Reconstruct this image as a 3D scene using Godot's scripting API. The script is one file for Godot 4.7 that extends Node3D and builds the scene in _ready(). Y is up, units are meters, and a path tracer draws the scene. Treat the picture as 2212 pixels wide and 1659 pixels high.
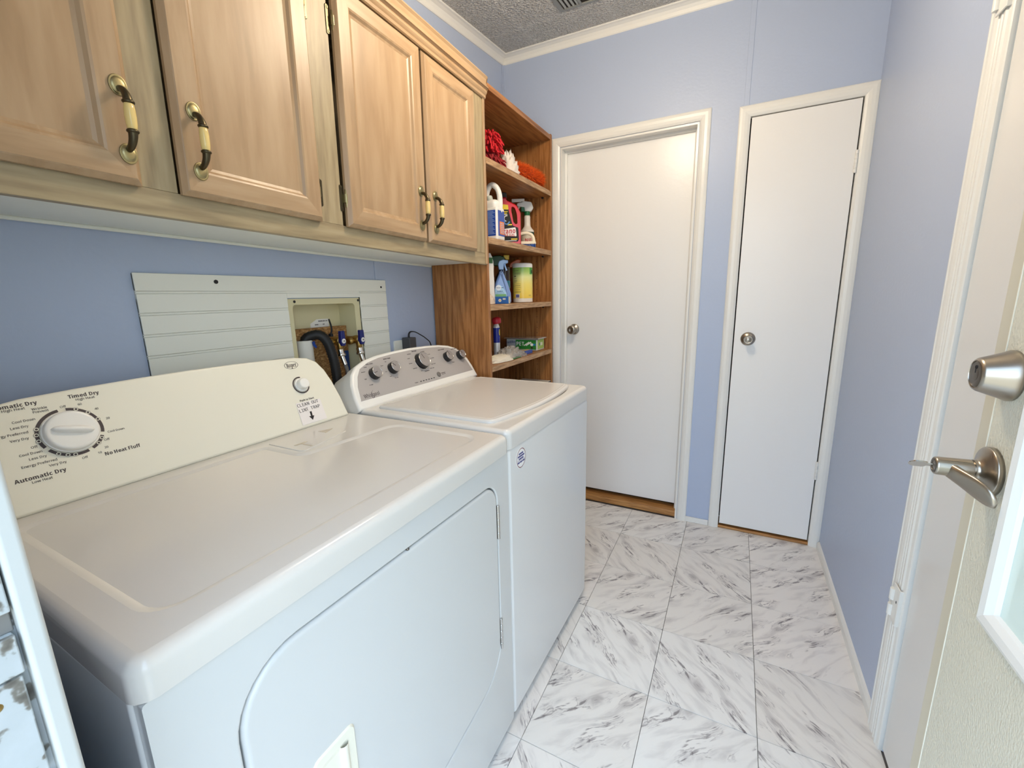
extends Node3D

# ---------------------------------------------------------------- mesh builder
class MB:
	var v := PackedVector3Array()
	var n := PackedVector3Array()
	var uv := PackedVector2Array()
	var x := Transform3D()

	func tri(a: Vector3, b: Vector3, c: Vector3, na: Vector3, nb: Vector3, nc: Vector3, ua := Vector2.ZERO, ub := Vector2.ZERO, uc := Vector2.ZERO) -> void:
		v.append(x * a); v.append(x * c); v.append(x * b)
		n.append((x.basis * na).normalized()); n.append((x.basis * nc).normalized()); n.append((x.basis * nb).normalized())
		uv.append(ua); uv.append(uc); uv.append(ub)

	func ftri(a: Vector3, b: Vector3, c: Vector3) -> void:
		var f := (b - a).cross(c - a)
		if f.length_squared() < 1e-18: return
		f = f.normalized()
		tri(a, b, c, f, f, f)

	func quad(a: Vector3, b: Vector3, c: Vector3, d: Vector3) -> void:
		ftri(a, b, c); ftri(a, c, d)

	# rows of points, smooth normals; face normal is (along the row) x (to the next row)
	func grid(rows: Array, wrap_row := false, wrap_col := false) -> void:
		var R := rows.size()
		var C: int = rows[0].size()
		var acc := []
		for i in R:
			var a := PackedVector3Array(); a.resize(C); acc.append(a)
		var ri := R if wrap_col else R - 1
		var ci := C if wrap_row else C - 1
		for i in ri:
			var i2 := (i + 1) % R
			for j in ci:
				var j2 := (j + 1) % C
				var a: Vector3 = rows[i][j]; var b: Vector3 = rows[i][j2]; var c: Vector3 = rows[i2][j2]; var d: Vector3 = rows[i2][j]
				var f := (c - a).cross(d - b)
				acc[i][j] += f; acc[i][j2] += f; acc[i2][j2] += f; acc[i2][j] += f
		for i in R:
			if rows[i][0].distance_squared_to(rows[i][C / 2]) < 1e-14 and C > 2:
				var s := Vector3.ZERO
				for j in C: s += acc[i][j]
				for j in C: acc[i][j] = s
		for i in ri:
			var i2 := (i + 1) % R
			for j in ci:
				var j2 := (j + 1) % C
				var a: Vector3 = rows[i][j]; var b: Vector3 = rows[i][j2]; var c: Vector3 = rows[i2][j2]; var d: Vector3 = rows[i2][j]
				if (b - a).cross(c - a).length_squared() > 1e-20: tri(a, b, c, acc[i][j], acc[i][j2], acc[i2][j2])
				if (c - a).cross(d - a).length_squared() > 1e-20: tri(a, c, d, acc[i][j], acc[i2][j2], acc[i2][j])

	# box with rounded edges
	func rbox(lo: Vector3, hi: Vector3, r := 0.0, seg := 1) -> void:
		var ctr := (lo + hi) / 2.0
		var h := (hi - lo) / 2.0
		r = minf(r, minf(h.x, minf(h.y, h.z)) * 0.98)
		if r <= 0.0:
			seg = 0
		for ax in 3:
			var u := (ax + 1) % 3
			var w := (ax + 2) % 3
			for s in [-1.0, 1.0]:
				var us := _ticks(h[u], r, seg)
				var ws := _ticks(h[w], r, seg)
				for i in us.size() - 1:
					for j in ws.size() - 1:
						var q := []
						for k in [[i, j], [i + 1, j], [i + 1, j + 1], [i, j + 1]]:
							var p := Vector3.ZERO
							p[ax] = s * h[ax]; p[u] = us[k[0]]; p[w] = ws[k[1]]
							var nn := Vector3.ZERO
							if r > 0.0:
								var inner := p.clamp(-(h - Vector3.ONE * r), h - Vector3.ONE * r)
								nn = (p - inner).normalized()
								p = inner + nn * r
							else:
								nn[ax] = s
							q.append(ctr + p); q.append(nn)
						if s > 0:
							tri(q[0], q[2], q[4], q[1], q[3], q[5]); tri(q[0], q[4], q[6], q[1], q[5], q[7])
						else:
							tri(q[0], q[4], q[2], q[1], q[5], q[3]); tri(q[0], q[6], q[4], q[1], q[7], q[5])

	func _ticks(h: float, r: float, seg: int) -> Array:
		if r <= 0.0: return [-h, h]
		var out := []
		for k in seg + 1: out.append(-h + r - r * tan(PI / 4 * (1.0 - float(k) / seg)))
		for k in seg + 1: out.append(h - r + r * tan(PI / 4 * float(k) / seg))
		return out

	# lathe round the local y axis; a doubled point makes a sharp edge
	func lathe(prof: Array, sides := 20, o := Vector3.ZERO) -> void:
		var rows := []
		for k in prof.size():
			var p: Vector2 = prof[k]
			if k > 0 and p.distance_to(prof[k - 1]) < 1e-7:
				if rows.size() > 1: grid(rows, true)
				rows = []
			var row := []
			for i in sides:
				var t := TAU * i / sides
				row.append(o + Vector3(p.x * cos(t), p.y, -p.x * sin(t)))
			rows.append(row)
		if rows.size() > 1: grid(rows, true)

	func tube(path: Array, rad, sides := 10, caps := true) -> void:
		var rows := []
		var side := Vector3.ZERO
		for i in path.size():
			var t: Vector3 = (path[mini(i + 1, path.size() - 1)] - path[maxi(i - 1, 0)]).normalized()
			if side == Vector3.ZERO:
				side = t.cross(Vector3.UP if absf(t.y) < 0.9 else Vector3.RIGHT).normalized()
			else:
				side = (side - t * side.dot(t)).normalized()
			var up := t.cross(side)
			var r: float = rad if rad is float else rad[i]
			var row := []
			for k in sides:
				var a := TAU * k / sides
				row.append(path[i] + (side * cos(a) + up * sin(a)) * r)
			rows.append(row)
		grid(rows, true)
		if caps:
			for e in [0, rows.size() - 1]:
				var c: Vector3 = path[e]
				for k in sides:
					var a: Vector3 = rows[e][k]; var b: Vector3 = rows[e][(k + 1) % sides]
					if e == 0: ftri(c, b, a)
					else: ftri(c, a, b)

	# profile (out, up) swept along a path with mitred corners; out lies to the right of the path seen against up
	func sweep(path: Array, prof: Array, up: Vector3, closed := false, caps := true) -> void:
		var N := path.size()
		var rows := []
		for i in N:
			var d0: Vector3 = (path[i] - path[(i + N - 1) % N]).normalized() if (closed or i > 0) else (path[1] - path[0]).normalized()
			var d1: Vector3 = (path[(i + 1) % N] - path[i]).normalized() if (closed or i < N - 1) else d0
			var s0 := d0.cross(up).normalized()
			var s1 := d1.cross(up).normalized()
			var m := (s0 + s1).normalized()
			m /= maxf(0.2, m.dot(s0))
			var row := []
			for p in prof: row.append(path[i] + m * p.x + up * p.y)
			rows.append(row)
		for i in (N if closed else N - 1):
			var a: Array = rows[i]; var b: Array = rows[(i + 1) % N]
			for k in prof.size() - 1:
				quad(a[k], b[k], b[k + 1], a[k + 1])
		if caps and not closed:
			for k in range(1, prof.size() - 1):
				ftri(rows[0][0], rows[0][k], rows[0][k + 1])
				ftri(rows[N - 1][0], rows[N - 1][k + 1], rows[N - 1][k])

	# polygon in the local xy plane, counter-clockwise, from z0 (back) to z1 (front), front edge bevelled
	func prism(poly: Array, z0: float, z1: float, bev := 0.0, bseg := 2, back := true) -> void:
		var P := PackedVector2Array(poly)
		var N := P.size()
		var en := []
		for i in N:
			var e := P[(i + 1) % N] - P[i]
			en.append(Vector2(e.y, -e.x).normalized())
		var vn := []
		for i in N: vn.append(((en[i] as Vector2) + (en[(i + N - 1) % N] as Vector2)).normalized())
		var loops := []   # [offset inwards, z]
		loops.append([0.0, z0]); loops.append([0.0, z1 - bev])
		if bev > 0.0:
			for k in range(1, bseg + 1):
				var t := PI / 2 * k / bseg
				loops.append([bev * (1.0 - cos(t)), z1 - bev + bev * sin(t)])
		var pt := func(i: int, L: Array) -> Vector3:
			var m: Vector2 = vn[i]
			var q: Vector2 = P[i] - m * (L[0] / maxf(0.3, m.dot(en[i])))
			return Vector3(q.x, q.y, L[1])
		for l in loops.size() - 1:
			var ta := 0.0 if bev <= 0.0 or l == 0 else PI / 2 * (l - 1) / bseg
			var tb := 0.0 if bev <= 0.0 or l == 0 else PI / 2 * l / bseg
			for i in N:
				var j := (i + 1) % N
				var ni: Vector2 = vn[i] if vn[i].dot(en[i]) > 0.9 else en[i]
				var nj: Vector2 = vn[j] if vn[j].dot(en[i]) > 0.9 else en[i]
				var a: Vector3 = pt.call(i, loops[l]); var b: Vector3 = pt.call(j, loops[l]); var c: Vector3 = pt.call(j, loops[l + 1]); var d: Vector3 = pt.call(i, loops[l + 1])
				var na := Vector3(ni.x * cos(ta), ni.y * cos(ta), sin(ta)); var nb := Vector3(nj.x * cos(ta), nj.y * cos(ta), sin(ta))
				var nc := Vector3(nj.x * cos(tb), nj.y * cos(tb), sin(tb)); var nd := Vector3(ni.x * cos(tb), ni.y * cos(tb), sin(tb))
				tri(a, b, c, na, nb, nc); tri(a, c, d, na, nc, nd)
		var idx := Geometry2D.triangulate_polygon(P)
		var L: Array = loops[-1]
		for k in range(0, idx.size(), 3):
			for e in ([0, 1] if back else [0]):
				var q := []
				for m in 3: q.append(pt.call(idx[k + m], L if e == 0 else loops[0]))
				var f: Vector3 = (q[1] - q[0]).cross(q[2] - q[0])
				var want := Vector3.BACK if e == 0 else Vector3.FORWARD
				if f.dot(want) < 0: q = [q[0], q[2], q[1]]
				tri(q[0], q[1], q[2], want, want, want)

	# flat plate between an outer and an inner polygon, both star-shaped round c, in the local xy plane at height z, facing +z
	func holed(outer: Array, inner: Array, c: Vector2, z: float) -> void:
		var ang := []
		for p in outer + inner: ang.append(fposmod((p - c).angle(), TAU))
		ang.sort()
		var hit := func(poly: Array, a: float) -> Vector3:
			var d := Vector2.from_angle(a)
			var best := 1e9
			for i in poly.size():
				var p: Vector2 = poly[i] - c; var e: Vector2 = poly[(i + 1) % poly.size()] - poly[i]
				var den := d.cross(e)
				if absf(den) < 1e-12: continue
				var t := p.cross(e) / den
				var s := p.cross(d) / den
				if s > -1e-6 and s < 1.000001 and t > 0: best = minf(best, t)
			var q := c + d * best
			return Vector3(q.x, q.y, z)
		for i in ang.size():
			var a: float = ang[i]; var b: float = ang[(i + 1) % ang.size()]
			if absf(a - b) < 1e-7: continue
			quad(hit.call(inner, a), hit.call(outer, a), hit.call(outer, b), hit.call(inner, b))

	# walls between two loops of points (same count), facing outwards of the loop direction
	func skirt(a: Array, b: Array, smooth := true) -> void:
		if smooth: grid([a, b], true)
		else:
			for i in a.size():
				var j := (i + 1) % a.size()
				quad(a[i], a[j], b[j], b[i])

	func arrays(arr: Array, t: Transform3D) -> void:
		var vv: PackedVector3Array = arr[Mesh.ARRAY_VERTEX]
		var nn: PackedVector3Array = arr[Mesh.ARRAY_NORMAL]
		var ix = arr[Mesh.ARRAY_INDEX]
		var tt := x * t
		if ix == null or ix.size() == 0:
			for i in vv.size():
				v.append(tt * vv[i]); n.append((tt.basis * nn[i]).normalized()); uv.append(Vector2.ZERO)
		else:
			for i in ix:
				v.append(tt * vv[i]); n.append((tt.basis * nn[i]).normalized()); uv.append(Vector2.ZERO)

	func letters(text: String, em: float, t: Transform3D, bold := false, fam := "Droid Sans", squeeze := 1.0, depth := 0.0004, align := HORIZONTAL_ALIGNMENT_CENTER) -> void:
		var f := SystemFont.new()
		f.font_names = PackedStringArray([fam])
		if bold: f.font_weight = 700
		var m := TextMesh.new()
		m.font = f
		m.font_size = 24
		m.pixel_size = em / 24.0
		m.depth = depth
		m.curve_step = 1.5
		m.text = text
		m.horizontal_alignment = align
		m.vertical_alignment = VERTICAL_ALIGNMENT_CENTER
		var tt := t * Transform3D(Basis().scaled(Vector3(squeeze, 1, 1)), Vector3(0, 0, depth / 2))
		for s in m.get_surface_count(): arrays(m.surface_get_arrays(s), tt)

	func mesh(off := Vector3.ZERO) -> ArrayMesh:
		var a := []
		a.resize(Mesh.ARRAY_MAX)
		var w := v.duplicate()
		if off != Vector3.ZERO:
			for i in w.size(): w[i] -= off
		a[Mesh.ARRAY_VERTEX] = w
		a[Mesh.ARRAY_NORMAL] = n
		a[Mesh.ARRAY_TEX_UV] = uv
		var m := ArrayMesh.new()
		m.add_surface_from_arrays(Mesh.PRIMITIVE_TRIANGLES, a)
		return m


# ---------------------------------------------------------------- scene helpers
func mb(t := Transform3D()) -> MB:
	var m := MB.new()
	m.x = t
	return m

func V(a: float, b: float, c: float) -> Vector3:
	return Vector3(a, b, c)

func origin_of(o: Node) -> Vector3:
	if o == self: return Vector3.ZERO
	var p := Vector3.ZERO
	while o != self:
		p += o.position
		o = o.get_parent()
	return p

func part(parent: Node, called: String, m: MB, mat: Material, label := "") -> MeshInstance3D:
	var o := MeshInstance3D.new()
	o.name = called
	o.mesh = m.mesh(origin_of(parent))
	o.material_override = null
	o.mesh.surface_set_material(0, mat)
	parent.add_child(o, true)
	if label: o.set_meta("label", label)
	return o

func thing(called: String, label: String, cat: String, at := Vector3.ZERO, group := "") -> Node3D:
	var o := Node3D.new()
	o.name = called
	add_child(o, true)
	o.position = at
	o.set_meta("label", label)
	o.set_meta("category", cat)
	if group: o.set_meta("group", group)
	return o

func single(called: String, m: MB, mat: Material, label: String, cat: String, at := Vector3.ZERO, group := "") -> MeshInstance3D:
	var o := MeshInstance3D.new()
	o.name = called
	o.mesh = m.mesh(at)
	o.mesh.surface_set_material(0, mat)
	add_child(o, true)
	o.position = at
	o.set_meta("label", label)
	o.set_meta("category", cat)
	if group: o.set_meta("group", group)
	return o

func struct(called: String, m: MB, mat: Material, label: String, cat: String) -> MeshInstance3D:
	var o := single(called, m, mat, label, cat)
	o.set_meta("kind", "structure")
	return o

func structure(called: String, label: String, cat: String, at := Vector3.ZERO) -> Node3D:
	var o := thing(called, label, cat, at)
	o.set_meta("kind", "structure")
	return o

func rrect(cx: float, cy: float, w: float, h: float, r: float, seg := 5) -> Array:
	var out := []
	var k := [[1, -1, -PI / 2], [1, 1, 0.0], [-1, 1, PI / 2], [-1, -1, PI]]
	for c in k:
		for i in seg + 1:
			var a: float = c[2] + PI / 2 * i / seg
			out.append(Vector2(cx + c[0] * (w / 2 - r) + r * cos(a), cy + c[1] * (h / 2 - r) + r * sin(a)))
	return out

func ellipse(cx: float, cy: float, a: float, b: float, sides := 24) -> Array:
	var out := []
	for i in sides: out.append(Vector2(cx + a * cos(TAU * i / sides), cy + b * sin(TAU * i / sides)))
	return out

# corners rounded with their own radii; points are [x, y, r]
func rounded(pts: Array, seg := 6) -> Array:
	var out := []
	var N := pts.size()
	for i in N:
		var p := Vector2(pts[i][0], pts[i][1]); var r: float = pts[i][2]
		var a := (Vector2(pts[(i + N - 1) % N][0], pts[(i + N - 1) % N][1]) - p).normalized()
		var b := (Vector2(pts[(i + 1) % N][0], pts[(i + 1) % N][1]) - p).normalized()
		if r <= 0.0:
			out.append(p); continue
		var half := acos(clampf(a.dot(b), -1, 1)) / 2
		var d := r / tan(half)
		var c := p + (a + b).normalized() * (r / sin(half))
		var s := p + a * d - c; var e := p + b * d - c
		var sw := s.angle_to(e)
		for k in seg + 1: out.append(c + s.rotated(sw * k / seg))
	return out

func bez(pts: Array, count := 16) -> Array:
	var c := Curve3D.new()
	for i in pts.size():
		var t: Vector3 = (pts[mini(i + 1, pts.size() - 1)] - pts[maxi(i - 1, 0)]) / 5.0
		c.add_point(pts[i], -t if i > 0 else Vector3.ZERO, t if i < pts.size() - 1 else Vector3.ZERO)
	c.bake_interval = 0.002
	var out := []
	var L := c.get_baked_length()
	for i in count + 1: out.append(c.sample_baked(L * i / count, true))
	return out

func basis3(r: Vector3, u: Vector3) -> Basis:
	return Basis(r, u, r.cross(u))

# local z of a lathe or text along n
func face(at: Vector3, right: Vector3, up: Vector3) -> Transform3D:
	return Transform3D(basis3(right, up), at)

# local y (lathe axis) along d
func along(at: Vector3, d: Vector3) -> Transform3D:
	d = d.normalized()
	var r := d.cross(Vector3.UP if absf(d.y) < 0.9 else Vector3.RIGHT).normalized()
	return Transform3D(Basis(r, d, r.cross(d)), at)

# ---------------------------------------------------------------- materials
var M := {}

func mat(c: Color, rough := 0.5, metal := 0.0, spec := 0.5) -> StandardMaterial3D:
	var m := StandardMaterial3D.new()
	m.albedo_color = c
	m.roughness = rough
	m.metallic = metal
	m.metallic_specular = spec
	return m

func rgb(r: float, g: float, b: float) -> Color:
	return Color(r / 255.0, g / 255.0, b / 255.0)

func noise_tex(freq: float, oct: int, sd: int, ramp: Array, size := 512, kind := FastNoiseLite.TYPE_SIMPLEX_SMOOTH, warp := 0.0) -> NoiseTexture2D:
	var f := FastNoiseLite.new()
	f.noise_type = kind
	f.frequency = freq
	f.fractal_octaves = oct
	f.seed = sd
	if warp > 0.0:
		f.domain_warp_enabled = true
		f.domain_warp_amplitude = warp
		f.domain_warp_frequency = freq * 0.7
	var t := NoiseTexture2D.new()
	t.width = size; t.height = size
	t.seamless = true
	t.noise = f
	if ramp.size():
		var g := Gradient.new()
		var offs := PackedFloat32Array(); var cols := PackedColorArray()
		for r in ramp: offs.append(r[0]); cols.append(r[1])
		g.offsets = offs; g.colors = cols
		t.color_ramp = g
	return t

func normal_tex(freq: float, oct: int, sd: int, bump: float, size := 512, kind := FastNoiseLite.TYPE_SIMPLEX_SMOOTH) -> NoiseTexture2D:
	var t := noise_tex(freq, oct, sd, [], size, kind)
	t.as_normal_map = true
	t.bump_strength = bump
	return t

# grain runs along axis a (0 x, 1 y, 2 z)
func wood(tex: Texture2D, a: int, rough := 0.45, tint := Color.WHITE, across := 2.6, along_grain := 0.28, off := 0.0) -> StandardMaterial3D:
	var m := mat(tint, rough)
	m.albedo_texture = tex
	m.uv1_triplanar = true
	var s := Vector3.ONE * across
	s[a] = along_grain
	m.uv1_scale = s
	m.uv1_offset = Vector3(off, off * 1.7, off * 0.6)
	m.uv1_triplanar_sharpness = 6.0
	return m

func bumpy(m: StandardMaterial3D, t: Texture2D, scale: float, amount := 1.0) -> StandardMaterial3D:
	m.normal_enabled = true
	m.normal_texture = t
	m.normal_scale = amount
	m.uv1_triplanar = true
	m.uv1_scale = Vector3.ONE * scale
	return m

func marble() -> ImageTexture:
	var S := 1024
	var a := FastNoiseLite.new(); a.seed = 5; a.frequency = 1.0; a.fractal_octaves = 5; a.noise_type = FastNoiseLite.TYPE_SIMPLEX_SMOOTH
	var b := FastNoiseLite.new(); b.seed = 17; b.frequency = 1.0; b.fractal_octaves = 3; b.noise_type = FastNoiseLite.TYPE_SIMPLEX_SMOOTH
	var data := PackedByteArray()
	data.resize(S * S * 3)
	var k := 0
	for j in S:
		var y := float(j) / S
		for i in S:
			var xx := float(i) / S
			# s runs along the veins, q across them
			var s := (xx + y) * 0.7071
			var q := (xx - y) * 0.7071
			var w := b.get_noise_2d(s * 2.2 + 7.0, q * 5.0)
			var n1 := a.get_noise_2d(s * 4.0, q * 20.0 + w * 0.9)
			var n2 := a.get_noise_2d(s * 8.0 + 31.0, q * 46.0 + w * 1.2)
			var mask := smoothstep(-0.12, 0.42, b.get_noise_2d(s * 2.2 + 40.0, q * 7.0 + 3.0))
			var cloud := smoothstep(-0.1, 0.6, n1) * (0.3 + 0.7 * mask) + 0.25 * smoothstep(0.05, 0.5, n2) * mask
			var vein := pow(maxf(0.0, 1.0 - absf(n1 + 0.03) * 9.0), 2.0) * mask
			vein += smoothstep(0.16, 0.42, n2) * smoothstep(0.35, 0.9, mask) * 0.95
			var val := 0.0
			val = clampf(cloud * 0.40 + vein * 0.55, 0.0, 1.0)
			data[k] = int(lerpf(238, 120, val)); data[k + 1] = int(lerpf(236, 114, val)); data[k + 2] = int(lerpf(232, 116, val))
			k += 3
	return ImageTexture.create_from_image(Image.create_from_data(S, S, false, Image.FORMAT_RGB8, data))

func make_materials() -> void:
	var tan_ramp := [[0.0, rgb(154, 127, 94)], [0.3, rgb(167, 137, 103)], [0.55, rgb(174, 145, 111)], [1.0, rgb(183, 156, 123)]]
	var grey_ramp := [[0.0, rgb(133, 117, 89)], [0.35, rgb(154, 137, 106)], [0.6, rgb(164, 147, 114)], [1.0, rgb(176, 160, 129)]]
	var oak_ramp := [[0.0, rgb(124, 76, 36)], [0.40, rgb(150, 98, 52)], [0.55, rgb(168, 114, 64)], [1.0, rgb(186, 132, 80)]]
	var edge_ramp := [[0.0, rgb(128, 94, 62)], [0.4, rgb(172, 134, 96)], [1.0, rgb(206, 172, 132)]]
	M.t_tan = noise_tex(0.022, 6, 3, tan_ramp, 512, FastNoiseLite.TYPE_SIMPLEX_SMOOTH, 20.0)
	M.t_grey = noise_tex(0.03, 6, 8, grey_ramp)
	M.t_oak = noise_tex(0.03, 5, 12, oak_ramp, 512, FastNoiseLite.TYPE_SIMPLEX_SMOOTH, 30.0)
	M.t_edge = noise_tex(0.03, 5, 22, edge_ramp)
	M.tan_y = wood(M.t_tan, 1, 0.38); M.tan_z = wood(M.t_tan, 2, 0.38, Color.WHITE, 2.6, 0.28, 0.4)
	M.panel = wood(M.t_tan, 1, 0.4, Color.WHITE, 1.6, 0.22, 0.7)
	M.grey_y = wood(M.t_grey, 1, 0.45); M.grey_z = wood(M.t_grey, 2, 0.45)
	M.oak_y = wood(M.t_oak, 1, 0.42, Color.WHITE, 3.6, 0.22); M.oak_z = wood(M.t_oak, 2, 0.42, Color.WHITE, 3.6, 0.22)
	M.edge_z = wood(M.t_edge, 2, 0.5, Color.WHITE, 6.0, 0.6)
	M.threshold = wood(M.t_edge, 0, 0.5, rgb(250, 226, 178), 4.0, 0.4)
	var fine := normal_tex(0.02, 4, 31, 3.0)
	M.wall = bumpy(mat(rgb(177, 190, 215), 0.42), fine, 5.0, 0.25)
	M.white = mat(rgb(232, 231, 226), 0.28)
	M.gloss = mat(rgb(226, 225, 222), 0.16)
	M.door_white = bumpy(mat(rgb(238, 237, 235), 0.3), fine, 3.0, 0.12)
	M.appliance = mat(rgb(222, 222, 220), 0.14)
	M.appliance_top = mat(rgb(216, 213, 208), 0.16)
	M.dryer = mat(rgb(206, 207, 205), 0.14)
	M.dryer_top = mat(rgb(214, 210, 203), 0.16)
	M.cream = mat(rgb(233, 229, 212), 0.32)
	M.print = mat(rgb(72, 62, 62), 0.6)
	M.ink = mat(rgb(25, 22, 26), 0.7)
	M.console_grey = mat(rgb(178, 173, 170), 0.4, 0.15)
	M.knob_black = mat(rgb(32, 31, 33), 0.35)
	M.knob_face = mat(rgb(165, 160, 158), 0.3, 0.5)
	M.silver = mat(rgb(205, 203, 200), 0.22, 1.0)
	M.nickel = mat(rgb(172, 164, 152), 0.3, 1.0)
	M.nickel_dark = mat(rgb(120, 114, 106), 0.38, 1.0)
	M.chrome = mat(rgb(214, 214, 212), 0.1, 1.0)
	M.black = mat(rgb(14, 14, 15), 0.6)
	M.rubber = mat(rgb(20, 20, 22), 0.55)
	M.dark_gap = mat(rgb(30, 27, 25), 0.9)
	M.brass = mat(rgb(164, 152, 112), 0.36, 1.0)
	M.brass_dark = mat(rgb(88, 80, 62), 0.34, 1.0)
	M.valve_brass = mat(rgb(176, 146, 88), 0.36, 1.0)
	M.ceramic = mat(rgb(226, 198, 128), 0.15)
	M.underside = bumpy(mat(rgb(234, 236, 226), 0.5), normal_tex(0.01, 3, 4, 4.0), 3.0, 0.3)
	var popcorn := normal_tex(0.05, 4, 77, 26.0, 512, FastNoiseLite.TYPE_SIMPLEX_SMOOTH)
	M.ceiling = bumpy(mat(rgb(226, 224, 220), 0.5), popcorn, 2.4, 1.6)
	M.beige_door = bumpy(mat(rgb(216, 212, 194), 0.36), normal_tex(0.07, 3, 55, 4.0), 5.0, 0.6)
	M.beige_door.uv1_scale = Vector3(7, 3.2, 7)
	M.beige_edge = mat(rgb(204, 197, 176), 0.3)
	M.pane = mat(rgb(222, 240, 234), 0.08)
	M.box_cream = mat(rgb(216, 208, 168), 0.4)
	M.board = mat(rgb(236, 236, 226), 0.4)
	M.pvc = mat(rgb(226, 224, 216), 0.35)
	M.blue = mat(rgb(22, 34, 112), 0.35)
	M.blue_dark = mat(rgb(24, 60, 120), 0.5)
	M.white_plastic = mat(rgb(238, 236, 230), 0.3)
	M.osb = mat(Color.WHITE, 0.8)
	M.osb.albedo_texture = noise_tex(0.06, 2, 9, [[0.0, rgb(92, 62, 30)], [0.35, rgb(146, 104, 58)], [0.7, rgb(188, 146, 92)], [1.0, rgb(208, 170, 116)]], 256, FastNoiseLite.TYPE_CELLULAR, 40.0)
	M.osb.uv1_triplanar = true; M.osb.uv1_scale = Vector3(6, 9, 5)
	M.braid = bumpy(mat(rgb(150, 150, 150), 0.35, 0.9), normal_tex(0.2, 1, 41, 8.0, 256), 30.0, 1.0)
	M.jamb = mat(rgb(188, 190, 186), 0.4)
	M.paint_chip = mat(rgb(196, 200, 202), 0.5)
	M.paint_chip.albedo_texture = noise_tex(0.012, 5, 61, [[0.0, rgb(84, 76, 66)], [0.26, rgb(150, 142, 130)], [0.32, rgb(228, 230, 228)], [1.0, rgb(240, 242, 242)]], 512)
	M.paint_chip.uv1_triplanar = true; M.paint_chip.uv1_scale = Vector3(4, 4, 4)
	M.rust = bumpy(mat(rgb(58, 38, 30), 0.8), fine, 20.0, 1.0)

# ---------------------------------------------------------------- the room
const W := 1.7245        # right wall
const ZN := 2.337        # inside of the entrance wall
func ceil_y(x: float, z: float) -> float:
	return 2.5878 - 0.01115 * x - 0.08684 * z

func lights_and_camera() -> void:
	var cam := Camera3D.new()
	cam.name = "camera"
	cam.fov = rad_to_deg(2.0 * atan(829.5 / 924.72))
	cam.near = 0.02
	cam.basis = Basis(Vector3.UP, 0.4811) * Basis(Vector3.RIGHT, -0.2017) * Basis(Vector3.BACK, -0.0224)
	cam.position = Vector3(1.2734, 1.2668, 2.4175)
	add_child(cam)
	cam.current = true
	var env := Environment.new()
	var sm := ProceduralSkyMaterial.new()
	sm.sky_top_color = rgb(176, 204, 236)
	sm.sky_horizon_color = rgb(224, 240, 252)
	sm.sky_curve = 0.2
	sm.ground_horizon_color = rgb(150, 154, 150)
	sm.ground_bottom_color = rgb(150, 154, 150)
	sm.sky_energy_multiplier = 1.0
	sm.ground_energy_multiplier = 1.0
	var sky := Sky.new()
	sky.sky_material = sm
	env.background_mode = Environment.BG_SKY
	env.sky = sky
	env.background_energy_multiplier = 5.7
	env.tonemap_mode = Environment.TONE_MAPPER_LINEAR
	env.tonemap_exposure = 1.0
	env.sdfgi_enabled = true
	env.ssao_enabled = true
	env.ssil_enabled = true
	var we := WorldEnvironment.new()
	we.name = "world_environment"
	we.environment = env
	add_child(we)

const LAMP_ENERGY := 0.70
const LAMP_COLOR := Color(1.0, 0.925, 0.82)

func ceiling_lamp() -> void:
	var at := Vector3(0.90, ceil_y(0.90, 1.12), 1.12)
	var t := thing("ceiling_lamp", "round white flush dome lamp on the textured ceiling above the aisle", "lamp", at)
	var b := mb(Transform3D(Basis(), at))
	b.lathe([Vector2(0, -0.03), Vector2(0.135, -0.03), Vector2(0.135, -0.03), Vector2(0.14, -0.012), Vector2(0.14, 0.02)], 28)
	part(t, "base", b, M.white)
	var d := mb(Transform3D(Basis(), at))
	var pr := []
	for i in 9: pr.append(Vector2(0.12 * sin(PI / 2 * i / 8.0), -0.03 - 0.06 * cos(PI / 2 * i / 8.0)))
	d.lathe(pr, 28)
	var glow := mat(rgb(250, 240, 225), 0.4)
	glow.emission_enabled = true
	glow.emission = LAMP_COLOR
	glow.emission_energy_multiplier = 6.0
	part(t, "lamp_shade", d, glow)
	var l := OmniLight3D.new()
	l.name = "bulb_light"
	l.light_color = LAMP_COLOR
	l.light_energy = LAMP_ENERGY
	l.light_size = 0.1
	l.omni_range = 8.0
	l.omni_attenuation = 2.0
	l.shadow_enabled = true
	t.add_child(l)
	l.position = Vector3(0, -0.2, 0)

func wall_poly(t: Transform3D, poly: Array, thick: float, b: MB) -> void:
	b.x = t
	b.prism(poly, -thick, 0.0)

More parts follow.
